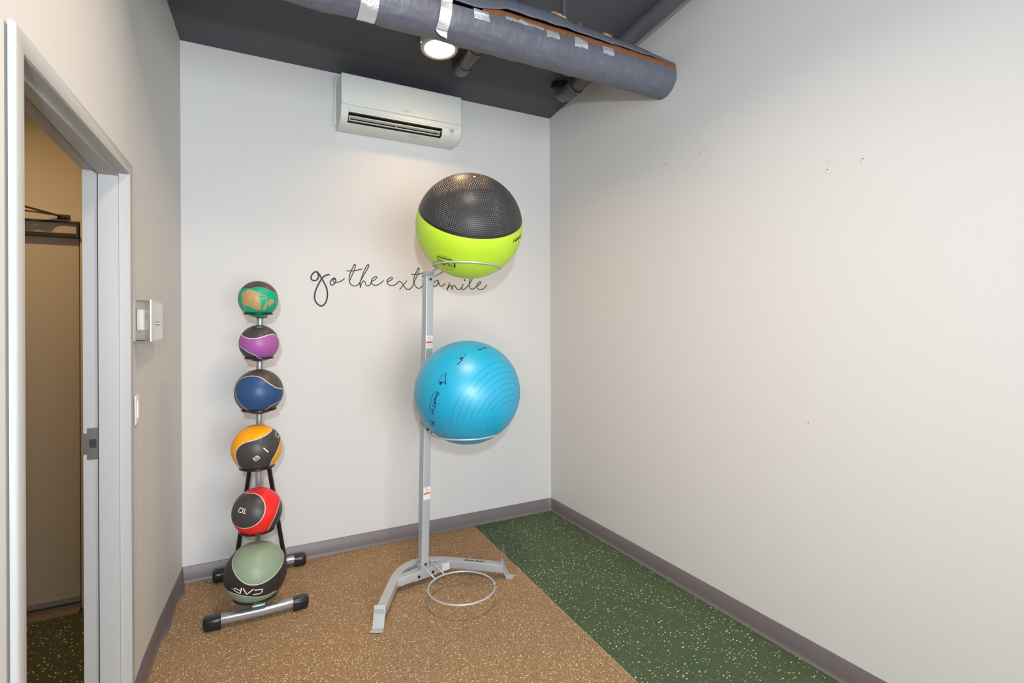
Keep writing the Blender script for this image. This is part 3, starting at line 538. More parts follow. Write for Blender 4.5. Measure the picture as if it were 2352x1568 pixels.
def flapr(x):                                  # how far the loose upper sheet stands off
    K = [(-2.62, .108), (-1.9, .112), (-1.5, .118), (-1.25, .138), (-1.02, .150), (-0.84, .152), (-0.62, .134), (-0.466, .131), (-0.33, .126), (-0.216, .122), (-0.12, .110), (0, .100)]
    for (a, ra), (b_, rb) in zip(K, K[1:]):
        if x <= b_:
            t = (x-a)/(b_-a); t = t*t*(3-2*t); return ra + (rb-ra)*t
    return .1
bm = B(); rows = []
for i in range(NX+1):
    x = XL + (XE-XL)*i/NX; s0 = seam(x)+(9.0 if x > -1.1 else max(2.0, 9.0-(-1.1-x)*90)) + 1.5*noise.noise(Vector((x*14, 0, 5))); row = []; fr = flapr(x)
    for j in range(33):
        t = j/32.0; ang = s0 + t*(182-s0)
        bump_ = math.exp(-((ang-66)/32.0)**2)
        r = DR + 0.0085 + (fr-DR-.006)*bump_ + 0.0035*nz(x, rad(ang), 1.6, 4.0)*min(1, t*4+.2)
        if j == 0: r -= 0.001
        row.append(bm.verts.new(dpt(x, ang, r)))
    rows.append(row)
for a, c in zip(rows, rows[1:]):
    for j in range(32): bm.faces.new((a[j], a[j+1], c[j+1], c[j]))
fl = part('wrap_flap', bm, M_duct.m, duct, smooth=True)
md = fl.modifiers.new('thickness', 'SOLIDIFY'); md.thickness = 0.003; md.offset = 1
bm = B(); rows = []
for i in range(201):
    x = -1.22 + (XE-.004+1.22)*i/200; s0 = seam(x); row = []
    for j in range(9):
        ang = s0-5.5 + j*3.6; r = DR - 0.001 + 0.011*math.sin(math.pi*min(1,j/7.0))**.7*(.8+.5*noise.noise(Vector((x*11, 4, 0)))) + 0.002*noise.noise(Vector((x*60, j*.8, 2)))
        row.append(bm.verts.new(dpt(x, ang, r)))
    rows.append(row)
for a, c in zip(rows, rows[1:]):
    for j in range(8): bm.faces.new((a[j], a[j+1], c[j+1], c[j]))
part('insulation', bm, M_fib.m, duct, smooth=True)
def tape(x0, x1, a0, a1, r, skew=0.0, name='tape_patch', parent=duct, n=22, m=6, jag=0.0):
    bm = B(); rows = []
    for i in range(n+1):
        ang = a0+(a1-a0)*i/n; row = []
        for j in range(m+1):
            x = x0+(x1-x0)*j/m + skew*(i/n)
            jj = jag*noise.noise(Vector((j*2.1, x0*30, 0))) if i in (0, n) else 0
            row.append(bm.verts.new(dpt(x, ang+jj, r(x, ang) + 0.0006*noise.noise(Vector((x*90, ang*.3, 3))))))
        rows.append(row)
    for a, c in zip(rows, rows[1:]):
        for j in range(m): bm.faces.new((a[j], a[j+1], c[j+1], c[j]))
    return part(name, bm, M_foil.m, parent, smooth=True)
rb = lambda x, ang: body_r(x, ang) + 0.0022
rf = lambda x, ang: (body_r(x, ang) if ang < seam(x)+4 else DR + 0.0075 + (flapr(x)-DR)*math.exp(-((ang-62)/42.0)**2)) + 0.0035
tape(-1.770, -1.694, 150, -150, rf, 0.004, 'tape_strap', n=60)
tape(-1.409, -1.355, 150, -62, rf, -0.020, 'tape_strap', n=50)
bm = B(); e0 = dpt(-1.429, -62, DR+.004); e1 = dpt(-1.375, -62, DR+.004)
q = [e0, e1, e1+Vector((-.004, -.004, -.032)), e0+Vector((.018, -.003, -.024)), e0+Vector((.003, -.001, -.010))]
bm.faces.new([bm.verts.new(p) for p in q]); o = part('tape_end', bm, M_foil.m, duct); o.modifiers.new('t', 'SOLIDIFY').thickness = 0.0008
tape(-1.268, -1.190, 13, -12, rb, 0.006, jag=3)
tape(-0.876, -0.800, 21, -3, rb, 0.004, jag=4)
tape(-0.708, -0.628, 20, -7, rb, 0.002, jag=4)
tape(-0.530, -0.456, 20, -5, rb, 0.002, jag=4)
tape(-1.10, -0.885, 22, 10, rb, 0.0, 'foil_edge', n=6, m=24, jag=7)
def tuft(x0, x1, ang, h, seed):
    random.seed(seed); bm = B()
    for k in range(26):
        t = random.random(); x = x0+(x1-x0)*t; hh = h*math.sin(math.pi*min(.95, max(.05, t)))**.6
        r = flapr(x)+0.002+random.random()*hh*.6
        c = dpt(x, ang+random.uniform(-4, 5), r)
        rr = bmesh.ops.create_icosphere(bm, subdivisions=2, radius=random.uniform(.35, .6)*max(.004, hh))
        bmesh.ops.scale(bm, vec=(1.9, .8, .8), verts=rr['verts']); 
        for v in rr['verts']: v.co += v.co.normalized()*0.0025*noise.noise(v.co*220+Vector((k, seed, 0)))
        bmesh.ops.translate(bm, vec=c, verts=rr['verts'])
    for k in range(16):
        x = random.uniform(x0, x1); a = dpt(x, ang, flapr(x)+h*.5); e = a+Vector((random.uniform(-.012, .012), random.uniform(-.004, .004), random.uniform(.008, .02)))
        tube(bm, [a, (a+e)/2+Vector((random.uniform(-.003, .003), 0, 0)), e], 0.0004, 4)
    return part('insulation_tuft', bm, M_tuft.m, duct, smooth=True)
tuft(-0.835, -0.725, 66, 0.014, 5); tuft(-0.495, -0.435, 64, 0.010, 8); tuft(-0.650, -0.632, 66, 0.006, 11)
bm = B(); tube(bm, [(-0.690, DY+.02, DZ+.09), (-0.690, DY+.02, ceilz(DY)+.004)], 0.0125, 14); part('hanger_rod', bm, M_pipe.m, duct, smooth=True, auto=60)

# ------------------------------------------------------------------ pipes under the ceiling
pip = thing('drain_pipe', 'charcoal painted pipe under the ceiling beside the right wall with bent end', 'pipe', (-0.2, -1.5, 3.2))
PX, PR = -0.204, 0.050
pc = lambda y: Vector((PX, y, ceilz(y)-0.12))
bm = B(); tube(bm, [pc(-0.62), pc(-2.0), pc(-3.5), pc(-4.5)], PR-.003, 28); part('pipe_run', bm, M_pipe.m, pip, smooth=True, auto=50)
bm = B(); a = []
for i in range(13):
    t = rad(90*i/12); c0 = pc(-0.56); a.append(Vector((PX, -0.56 + 0.095*math.sin(t), c0.z + 0.095*(1-math.cos(t)))))
a = [pc(-0.645)] + a
bm = B(); tube(bm, a + [Vector((PX, a[-1].y, ceilz(-0.465)+.01))], PR+.002, 28); part('elbow', bm, M_pipe.m, pip, smooth=True, auto=50)
for y, nm in ((-0.642, 'coupling'), (-1.9, 'coupling')):
    bm = B(); d = Vector((0, -1, .11)).normalized(); tube(bm, [pc(y)-d*.003, pc(y)+d*.03], PR+.006, 28); part(nm, bm, M_pipe.m, pip, smooth=True, auto=50)
bm = B(); tube(bm, [(PX, -0.465, ceilz(-.465)-.004), (PX, -0.465, ceilz(-.465)-.045)], PR+.012, 26); part('ceiling_collar', bm, M_black.m, pip, smooth=True, auto=50)
bm = B(); d = Vector((0, -1, .11)).normalized()
y = -2.05; tube(bm, ringpath((PX, y, ceilz(y)-.12), 0.056, 40), 0.0035, 6, closed=True)
bmesh.ops.rotate(bm, cent=(PX, y, ceilz(y)-.12), matrix=Matrix.Rotation(rad(90), 3, 'X'), verts=bm.verts[:])
tube(bm, [(PX, y, ceilz(y)-.065), (PX, y, ceilz(y)+.003)], .005, 8); part('pipe_clamp', bm, M_black.m, pip, smooth=True)
p2 = thing('vent_pipe', 'short charcoal pipe with rounded bend on the ceiling right of the lamp', 'pipe', (-0.95, -0.8, 3.17))
QX, QR = -0.957, 0.042
qc = lambda y: Vector((QX, y, ceilz(y)-0.075))
bm = B(); tube(bm, [qc(-0.50), qc(-2.0), qc(-3.5), qc(-4.5)], QR, 26); part('pipe_run', bm, M_pipe.m, p2, smooth=True, auto=50)
a = [qc(-0.53)]
for i in range(11):
    t = rad(90*i/10); a.append(Vector((QX, -0.48 + 0.055*math.sin(t), qc(-.48).z + 0.055*(1-math.cos(t)))))
bm = B(); tube(bm, a+[Vector((QX, a[-1].y, ceilz(-.42)+.005))], QR+.005, 26); part('elbow', bm, M_pipe.m, p2, smooth=True, auto=50)
bm = B(); tube(bm, [qc(-0.66), qc(-0.70)], QR+.005, 26); part('coupling', bm, M_pipe.m, p2, smooth=True, auto=50)

# ------------------------------------------------------------------ air conditioner
ac = thing('air_conditioner', 'white wall mounted air conditioner high on the back wall under the ceiling', 'air conditioner', (-1.25, -0.1, 2.92))
AX0, AX1 = -1.652, -0.852
prof = [(-0.012, 3.062), (-0.185, 3.066), (-0.200, 3.058), (-0.203, 2.882), (-0.204, 2.868), (-0.203, 2.850), (-0.200, 2.836), (-0.190, 2.812), (-0.172, 2.792), (-0.145, 2.779), (-0.105, 2.770), (-0.06, 2.768), (-0.012, 2.768)]
vprof = [(-0.012, 3.062), (-0.185, 3.066), (-0.200, 3.058), (-0.203, 2.882), (-0.204, 2.868), (-0.203, 2.850), (-0.201, 2.835), (-0.150, 2.852), (-0.084, 2.840), (-0.084, 2.796), (-0.155, 2.7825), (-0.145, 2.779), (-0.105, 2.770), (-0.06, 2.768), (-0.012, 2.768)]
VX0, VX1 = -1.608, -0.985
bm = B(); extr(bm, prof, AX0, VX0); extr(bm, prof, VX1, AX1); extr(bm, vprof, VX0, VX1, cap=False)
part('body', bm, M_ac.m, ac, smooth=True, auto=25)
bm = B(); extr(bm, [(-0.148, 2.849), (-0.092, 2.836), (-0.092, 2.799), (-0.150, 2.785), (-0.150, 2.786), (-0.0935, 2.801), (-0.0935, 2.8345), (-0.148, 2.8475)], VX0+.001, VX1-.001)
for x in (VX0+.0005, VX1-.0015): box(bm, (x, -0.18, 2.79), (x+.001, -0.094, 2.848))
part('vent_cavity', bm, M_acdark.m, ac)
bm = B(); box(bm, (AX0-.001, -0.215, 2.876), (AX1+.001, -0.199, 3.067), 0.006, seg=3); part('front_panel', bm, M_ac.m, ac, smooth=True, auto=40)
bm = B(); box(bm, (VX0-.002, -0.2065, 2.846), (AX1-.025, -0.2035, 2.864), 0.001); part('trim_lip', bm, M_ac.m, ac)
def blade(y0, z0, y1, z1, t):
    bm = B(); d = Vector((0, y1-y0, z1-z0)).normalized(); n = Vector((0, -d.z, d.y))*t/2
    P = [Vector((0, y0, z0))+n, Vector((0, y1, z1))+n, Vector((0, y1, z1))-n, Vector((0, y0, z0))-n]
    extr(bm, [(p.y, p.z) for p in P], VX0+.006, VX1-.012)
    return bm
lv = part('louver', blade(-0.192, 2.8140, -0.160, 2.8110, 0.004), M_ac.m, ac)
lv2 = part('louver', blade(-0.172, 2.7960, -0.160, 2.7945, 0.0022), M_ac.m, ac)
for x in (VX0+.010, (VX0+VX1)/2-.004, VX1-.018):
    bm = B(); box(bm, (x, -0.174, 2.7945), (x+.004, -0.162, 2.8115)); part('louver_bracket', bm, M_ac.m, lv2)
for i in range(12):
    x = VX0+.03+i*(VX1-VX0-.06)/11; bm = B(); box(bm, (x, -0.118, 2.806), (x+.0012, -0.096, 2.832)); part('air_vane', bm, M_acdark.m, ac)
bm = B(); box(bm, (-1.669, -0.014, 2.805), (-0.757, 0.0, 3.128), 0.004); part('back_plate', bm, M_ac.m, ac, smooth=True, auto=40)
bm = B(); box(bm, (-0.934, -0.2055, 2.823), (-0.902, -0.199, 2.841), 0.001); part('display_window', bm, M_acgrey.m, ac)
# logo: three lozenges and lettering
bm = B()
fy = -0.2157
def loz(cx, cz, a, s):
    u = Vector((math.cos(a), 0, math.sin(a))); pts = [Vector((cx, fy, cz))]
    l = s; w_ = s*.5
    P = [Vector((0, 0, 0)), u*l*.87/1.5+Vector((-u.z, 0, u.x))*w_*.58, u*l*1.16, u*l*.87/1.5-Vector((-u.z, 0, u.x))*w_*.58]
    bm.faces.new([bm.verts.new(Vector((cx, fy, cz))+p) for p in P])
for a in (90, 210, 330): loz(-1.268, 2.897, rad(a), 0.0075)
text_bm(bm, 'MITSUBISHI', 0.010, lambda x, y, z: (-1.256+x*.72, fy, 2.8965+y), bold=True)
text_bm(bm, 'ELECTRIC', 0.006, lambda x, y, z: (-1.256+x*1.0, fy, 2.8905+y))
part('logo', bm, M_acgrey.m, ac)
bm = B()
text_bm(bm, 'INVERTER', 0.009, lambda x, y, z: (-0.978+x*.6, -0.2045, 2.838+y*.6))
for i, (x, z) in enumerate(((-.921, 2.812), (-.925, 2.806), (-.915, 2.806))): box(bm, (x, -0.196, z), (x+.004, -0.1925, z+.003))
def under(x, t):                               # a point on the sloping underside of the body
    return Vector((x, -0.146+0.040*t, 2.7790-0.0092*t-0.0006))
def mark(x0, x1, t0, t1): bm.faces.new([bm.verts.new(under(x, t)) for x, t in ((x0, t0), (x1, t0), (x1, t1), (x0, t1))])
for r_ in range(4):
    for k in range(9):
        if (k*7+r_*3) % 5: mark(-1.205+k*.0100, -1.205+k*.0100+.0065, .12+r_*.17, .19+r_*.17)
mark(-1.108, -1.092, .50, .66)
part('printed_label', bm, M_acgrey.m, ac)

# ------------------------------------------------------------------ thermostat in its clear guard and the switch (left wall)
gd = thing('thermostat_guard', 'clear acrylic guard box around a thermostat on the left wall beside the doorway', 'thermostat guard', (lw(-1.0), -0.98, 1.52))
gx0 = lw(-1.0)+.004
bm = B(); box(bm, (gx0-.003, -1.085, 1.438), (gx0+.003, -0.700, 1.600), 0.001); part('back_plate', bm, M_backp.m, gd)
bm = B()
z0, z1, ya, yb, xa, xb = 1.440, 1.598, -1.055, -0.715, gx0+.004, gx0+.052
t = 0.0025
box(bm, (xa, ya, z0), (xb, ya+t, z1)); box(bm, (xa, yb-t, z0), (xb, yb, z1)); box(bm, (xa, ya, z0), (xb, yb, z0+t)); box(bm, (xa, ya, z1-t), (xb, yb, z1)); 
cv = part('cover', bm, M_acry.m, gd)
bm = B(); box(bm, (xb, ya-.004, z0-.004), (xb+.003, yb+.004, z1+.004), 0.0008); part('cover_face', bm, M_acry.m, cv)
bm = B(); box(bm, (xb-.001, ya-.0055, z0-.004), (xb+.003, ya-.004, z1+.004)); part('cover_edge', bm, M_silver.m, cv)
bm = B(); cyl(bm, (xb+.003, -0.885, 1.508), (xb+.012, -0.885, 1.508), 0.0085, 20, bev=.002); part('lock', bm, M_chrome.m, cv, smooth=True, auto=50)
bm = B(); box(bm, (gx0+.004, -1.045, 1.480), (gx0+.030, -0.925, 1.565), 0.006, seg=3); th = part('thermostat', bm, M_white.m, gd, smooth=True, auto=40)
bm = B(); box(bm, (gx0+.0302, -1.02, 1.520), (gx0+.0306, -0.95, 1.552)); part('screen', bm, M_pale.m, th)
sw = thing('light_switch', 'white rocker light switch on the left wall below the thermostat guard', 'light switch', (lw(-1.0), -1.0, 1.17))
sx = lw(-1.0)
bm = B(); box(bm, (sx, -1.052, 1.107), (sx+.007, -0.965, 1.222), 0.003, seg=3); part('wall_plate', bm, M_white.m, sw, smooth=True, auto=40)
bm = B(); box(bm, (sx+.006, -1.026, 1.131), (sx+.010, -0.991, 1.198), 0.0015); part('rocker', bm, M_white.m, sw)

# ------------------------------------------------------------------ balls
def bframe(C):
    w_ = (CAM - Vector(C)).normalized(); e1 = Vector((0, 0, 1)).cross(w_).normalized(); return e1, w_.cross(e1), w_
def unst(C, s):
    e1, e2, w_ = bframe(C); q = s[0]*s[0]+s[1]*s[1]; k = 4/(4+q)
    return (e1*s[0] + e2*s[1])*k + w_*((4-q)/(4+q))
def sdist(P, x, y):
    n = len(P); d = 1e9; c = False; j = n-1
    for i in range(n):
        ax, ay = P[j]; bx, by = P[i]; ex, ey = bx-ax, by-ay; wx, wy = x-ax, y-ay
        t = max(0.0, min(1.0, (wx*ex+wy*ey)/(ex*ex+ey*ey+1e-12)))
        dx, dy = wx-ex*t, wy-ey*t; d = min(d, dx*dx+dy*dy)
        if (ay > y) != (by > y) and x < (bx-ax)*(y-ay)/(by-ay+1e-12)+ax: c = not c
        j = i
    d = math.sqrt(d); return d if c else -d
def closed_cat(P, per=4):
    return [(v.x, v.y) for v in cat([(a, b, 0) for a, b in P], per, closed=True)]
def ball_mesh(name, C, R, sub, attrs, mats, parent, kz=1.0):
    bm = B(); bmesh.ops.create_icosphere(bm, subdivisions=sub, radius=1.0)
    e1, e2, w_ = bframe(C); vals = {}
    for key, polys in attrs.items():
        PP = [closed_cat(P) if key != 'tan' else P for P in polys]; out = []
        for v in bm.verts:
            d = v.co; c = max(-0.9999, d.dot(w_)); sx, sy = d.dot(e1)*2/(1+c), d.dot(e2)*2/(1+c)
            q = sx*sx+sy*sy
            out.append(max(-1.0, min(1.0, max(sdist(P, sx, sy) for P in PP)/(1+q/4))) if q < 400 else -1.0)
        vals[key] = out
    for v in bm.verts: v.co = Vector((v.co.x*R, v.co.y*R, v.co.z*R*kz)) + Vector(C)
    o = part(name, bm, mats, parent, smooth=True)
    for key, L in vals.items():
        a = o.data.attributes.new(key, 'FLOAT', 'POINT'); a.data.foreach_set('value', L)
    return o
def prints(C, R, L, cols, parent, kz=1.0, lift=0.0007):
    C = Vector(C); bms = {}
    for wmm, ci, pts in L:
        N = [unst(C, s) for s in pts]; bm = bms.setdefault(ci, B()); h = wmm/2000
        A = []
        for i, n in enumerate(N):
            t = (N[min(i+1, len(N)-1)] - N[max(i-1, 0)]); t = (t - n*t.dot(n)).normalized(); s = n.cross(t)
            A.append((n*R, t, s, n))
        A[0] = (A[0][0]-A[0][1]*h*.6,)+A[0][1:]; A[-1] = (A[-1][0]+A[-1][1]*h*.6,)+A[-1][1:]
        def P(p, n): 
            q = p.normalized()*(R+lift); return bm.verts.new(Vector((q.x, q.y, q.z*kz))+C)
        V = [(P(p+s*h, n), P(p+s*h*.5, n), P(p, n), P(p-s*h*.5, n), P(p-s*h, n)) for p, t, s, n in A]
        for a, b_ in zip(V, V[1:]):
            for k in range(4): bm.faces.new((a[k], a[k+1], b_[k+1], b_[k]))
    for ci, bm in bms.items():
        o = part('print', bm, cols[ci], parent)
def attr(m, name):
    a = m.node('ShaderNodeAttribute'); a.attribute_name = name; return a.outputs['Fac']
def step(m, v, w_=0.0015):
    c = m.node('ShaderNodeClamp'); m.L(m.math('ADD', m.math('DIVIDE', v, w_), 0.5), c.inputs[0]); return c.outputs[0]
BLK = (0.036, 0.034, 0.034, 1)
def medmat(name, col, invert, line=(0.62, 0.55, 0.44, 1), lw_=0.022, tan=None, blk=BLK, mottled=0.12):
    m = Mat(name, col, 0.42, 0, 0.4)
    key = 'black' if invert else 'col'
    d = attr(m, key)
    f = step(m, d, 0.008)
    a, b = (col, blk) if invert else (blk, col)
    dk = tuple(x*0.72 for x in col[:3])+(1,)
    nn = m.noise(14, 4, .6)
    colv = m.mix(m.math('MULTIPLY', nn, mottled*4), col, dk)
    blv = m.mix(nn, blk, tuple(x*1.7 for x in blk[:3])+(1,))
    if tan is not None:
        t = attr(m, 'tan'); jag = m.math('ADD', t, m.math('MULTIPLY', m.math('SUBTRACT', m.noise(90, 3), .5), 0.05))
        ft = step(m, jag, 0.02)
        colv = m.mix(ft, colv, m.mix(m.noise(40, 4, .7), tan, tuple(x*0.6 for x in tan[:3])+(1,)))
    c = m.mix(f, colv if invert else blv, blv if invert else colv)
    ab = m.math('ABSOLUTE', d); fl_ = step(m, m.math('SUBTRACT', lw_, ab), 0.008)
    c = m.mix(fl_, c, line)
    m.color(c)
    m.bump(m.noise(420, 2), 0.12, 0.0006)
    m.bump(m.math('MINIMUM', ab, 0.05), 0.5, 0.02)
    return m
CREAM = M_cream.m
defs = [
 ('green', 'teal green medicine ball with worn tan patches on the top ring of the rack', (-2.130, -.49, 1.636), .097, dict(col=(0.003, 0.36, 0.20, 1), invert=True, lw_=0.004, line=(0.05, 0.55, 0.35, 1), tan=(0.55, 0.335, 0.14, 1), blk=(0.055, 0.043, 0.036, 1))),
 ('purple', 'purple and black medicine ball on the second ring down', (-2.127, -.49, 1.403), .097, dict(col=(0.36, 0.095, 0.33, 1), invert=True, line=(0.75, 0.62, 0.70, 1), lw_=0.020)),
 ('blue', 'navy blue and black medicine ball on the rack below the purple ball', (-2.129, -.51, 1.149), .118, dict(col=(0.022, 0.070, 0.185, 1), invert=False, lw_=0.020, blk=(0.055, 0.042, 0.034, 1))),
 ('orange', 'orange yellow and black medicine ball marked 8 on the rack', (-2.140, -.51, .854), .122, dict(col=(0.90, 0.36, 0.002, 1), invert=True, lw_=0.020, mottled=.03)),
 ('red', 'red and black medicine ball marked 10 below the orange ball', (-2.140, -.51, .522), .121, dict(col=(0.80, 0.020, 0.018, 1), invert=True, lw_=0.018, mottled=.05)),
 ('grey', 'largest medicine ball in sage green and black on the lowest rack ring', (-2.148, -.55, .222), .149, dict(col=(0.23, 0.31, 0.21, 1), invert=False, lw_=0.016, blk=(0.022, 0.018, 0.019, 1), mottled=.06)),
]
for key, label, C, R, mk_ in defs:
    t = thing('medicine_ball', label, 'medicine ball', C, 'medicine balls on the rack')
    m = medmat('ball_'+key, **mk_)
    o = ball_mesh('shell', C, R, 6, PATTERN[key], m.m, t)
    if key in PRINT: prints(C, R, PRINT[key], {0: CREAM}, t)
# exercise balls
AXL = Vector((-0.135, -0.6172, 0.7751)).normalized()
def polar(m, axis, C, R, kz):
    # object coordinates are relative to the ball's centre
    v = m.node('ShaderNodeVectorMath', operation='MULTIPLY'); m.L(m.tc(), v.inputs[0]); v.inputs[1].default_value = (1/R, 1/R, 1/(R*kz))
    nrm_ = m.node('ShaderNodeVectorMath', operation='NORMALIZE'); m.L(v.outputs[0], nrm_.inputs[0])
    def dot(a):
        d = m.node('ShaderNodeVectorMath', operation='DOT_PRODUCT'); m.L(nrm_.outputs[0], d.inputs[0]); d.inputs[1].default_value = tuple(a); return d.outputs['Value']
    a = axis.normalized(); u = a.orthogonal().normalized(); v2 = a.cross(u)
    th = m.math('ARCCOSINE', dot(a)); ph = m.math('ADD', m.math('DIVIDE', m.math('ARCTAN2', dot(v2), dot(u)), 2*math.pi), 0.5)
    return th, ph
LC, LR, LK = (-1.133, -1.0, 2.019), .283, .976
m = Mat('lime_ball', (0.40, 0.66, 0.02, 1), 0.34, 0, 0.5)
th, ph = polar(m, AXL, LC, LR, LK)
TB = math.acos(0.2808)
top = step(m, m.math('SUBTRACT', TB, th), 0.006)
sp_ = 0.0335
row = m.math('FLOOR', m.math('DIVIDE', th, sp_)); fv = m.math('FRACT', m.math('DIVIDE', th, sp_))
rc = m.math('MULTIPLY', m.math('ADD', row, 0.5), sp_)
N = m.math('MAXIMUM', m.math('ROUND', m.math('MULTIPLY', m.math('SINE', rc), 2*math.pi/0.036)), 3.0)
fu = m.math('FRACT', m.math('ADD', m.math('MULTIPLY', ph, N), m.math('MULTIPLY', row, 0.5)))
du = m.math('SUBTRACT', fu, .5); dv = m.math('SUBTRACT', fv, .5)
dd_ = m.math('SQRT', m.math('ADD', m.math('MULTIPLY', du, du), m.math('MULTIPLY', dv, dv)))
dot_ = m.node('ShaderNodeClamp'); m.L(m.math('SUBTRACT', 1.0, m.math('MULTIPLY', dd_, 2.2)), dot_.inputs[0])
inner = step(m, m.math('SUBTRACT', TB-0.05, th), 0.004)
dots = m.math('MULTIPLY', m.math('MULTIPLY', dot_.outputs[0], inner), top)
stri = m.math('SINE', m.math('MULTIPLY', th, 420.0))
gr = m.mix(m.math('MULTIPLY', m.noise(5, 3), .5), (0.50, 0.72, 0.03, 1), (0.43, 0.64, 0.028, 1))
cb = m.mix(dots, (0.016, 0.016, 0.017, 1), (0.10, 0.10, 0.108, 1))  # lighter dot colour stands in for their glossy highlights
m.color(m.mix(top, gr, cb))
m.bump(dots, 0.9, 0.0035)
m.bump(m.math('MULTIPLY', stri, m.math('SUBTRACT', 1.0, top)), 0.05, 0.0006)
rg_ = m.math('SUBTRACT', 0.42, m.math('MULTIPLY', top, 0.06)); m.L(rg_, m.p.inputs['Roughness'])
lime = thing('exercise_ball', 'lime green exercise ball with textured black top on the highest stand ring', 'exercise ball', LC, 'exercise balls on the stand')
ball_mesh('shell', LC, LR, 6, {}, m.m, lime, LK)
M_lprint = Mat('lime_print_line', (0.45, 0.62, 0.10, 1), 0.5)
prints(LC, LR, PRINT['lime'], {0: M_ink.m, 2: M_lprint.m}, lime, LK)
bm = B(); n_ = Vector((-0.151, -0.594, 0.79)).normalized(); c_ = Vector(LC)+Vector((n_.x*LR, n_.y*LR, n_.z*LR*LK))
cyl(bm, c_-n_*.002, c_+n_*.0012, 0.0062, 16, bev=.0008); part('valve_plug', bm, M_white.m, lime, smooth=True, auto=50)
CC, CR, CK = (-1.139, -.98, 1.136), .282, .976
m = Mat('cyan_ball', (0.0, 0.34, 0.52, 1), 0.27, 0, 0.8); m.set('Sheen Weight', 0.05)
AXC = Vector((0.414, -0.815, -0.405))
th, ph = polar(m, AXC, CC, CR, CK)
deg = m.math('MULTIPLY', th, 180/math.pi)
def rings(m, deg, step_deg, off, lo, hi, w_):
    fr = m.math('FRACT', m.math('DIVIDE', m.math('ADD', deg, off), step_deg)); d = m.math('MULTIPLY', m.math('ABSOLUTE', m.math('SUBTRACT', fr, .5)), step_deg)
    l = step(m, m.math('SUBTRACT', w_, d), 0.12)
    return m.math('MULTIPLY', l, m.math('MULTIPLY', step(m, m.math('SUBTRACT', deg, lo), .5), step(m, m.math('SUBTRACT', hi, deg), .5)))
r1 = rings(m, deg, 6.1, 2.0, 14, 67, 0.22)
th2, _ = polar(m, Vector((0.1, -0.25, -0.96)), CC, CR, CK)
deg2 = m.math('MULTIPLY', m.math('ADD', th2, m.math('MULTIPLY', m.math('SUBTRACT', m.noise(5, 2), .5), .10)), 180/math.pi)
fade = step(m, m.math('SUBTRACT', 60.0, deg2), 4)
r1b = m.math('MULTIPLY', r1, m.math('SUBTRACT', 1.0, m.math('MULTIPLY', fade, .6)))
crease = m.math('MULTIPLY', m.math('ABSOLUTE', m.math('SUBTRACT', m.noise(5.5, 1.0, .4, (1, 1, 2.4)), .5)), 9.0)
cr = m.node('ShaderNodeClamp'); m.L(crease, cr.inputs[0])
base = m.mix(m.math('MULTIPLY', m.noise(4, 4, .6), .7), (0.0, 0.34, 0.53, 1), (0.0, 0.27, 0.44, 1))
base = m.mix(r1b, base, (0.0, 0.13, 0.22, 1))
m.color(base)
m.bump(r1b, -0.5, 0.0012)
m.bump(m.math('MULTIPLY', cr.outputs[0], fade), 0.25, 0.004)
m.bump(m.math('MULTIPLY', m.math('SINE', m.math('MULTIPLY', deg2, 7.0)), fade), 0.04, 0.002)
m.bump(m.noise(24, 4, .7), 0.08, 0.003)
rr_ = m.math('ADD', 0.24, m.math('MULTIPLY', m.noise(14, 5, .8), .36)); m.L(rr_, m.p.inputs['Roughness'])
cyan = thing('exercise_ball', 'turquoise blue exercise ball with fine ribs on the middle stand ring', 'exercise ball', CC, 'exercise balls on the stand')
ball_mesh('shell', CC, CR, 6, {}, m.m, cyan, CK)
M_navy = Mat('navy_print', (0.012, 0.012, 0.035, 1), 0.5); M_teal = Mat('teal_print', (0.0, 0.12, 0.20, 1), 0.5)
prints(CC, CR, PRINT['cyan'], {0: M_navy.m, 1: M_teal.m}, cyan, CK)
def ball_text(txt, s0, s1, size, k, C, R, kz, parent, mat, bold=True, shear=.25):
    C = Vector(C); a, b = unst(C, s0), unst(C, s1); bm = B(); t = (b-a)*R; L = t.length
    me_w = [0]
    probe = text_mesh(txt, 1.0, bold=bold, shear=shear); xs = [v.co.x for v in probe.vertices]; wdt = max(xs); bpy.data.meshes.remove(probe)
    n = ((a+b)/2).normalized(); tx = (t - n*t.dot(n)).normalized(); up = n.cross(tx)
    def fn(x, y, z):
        q = (a*R + tx*(x/wdt*L) + up*(y*size)).normalized()*(R+.0008); return Vector((q.x, q.y, q.z*kz))+C
    text_bm(bm, txt, 1.0, fn, bold=bold, shear=shear)
    part('print', bm, mat, parent)
ball_text('SmaRT', PRINT_TEXT['smart'][0], PRINT_TEXT['smart'][1], 0.026, 1, CC, CR, CK, cyan, M_navy.m)
ball_text('BaLL', PRINT_TEXT['ball'][0], PRINT_TEXT['ball'][1], 0.018, 1, CC, CR, CK, cyan, M_navy.m)

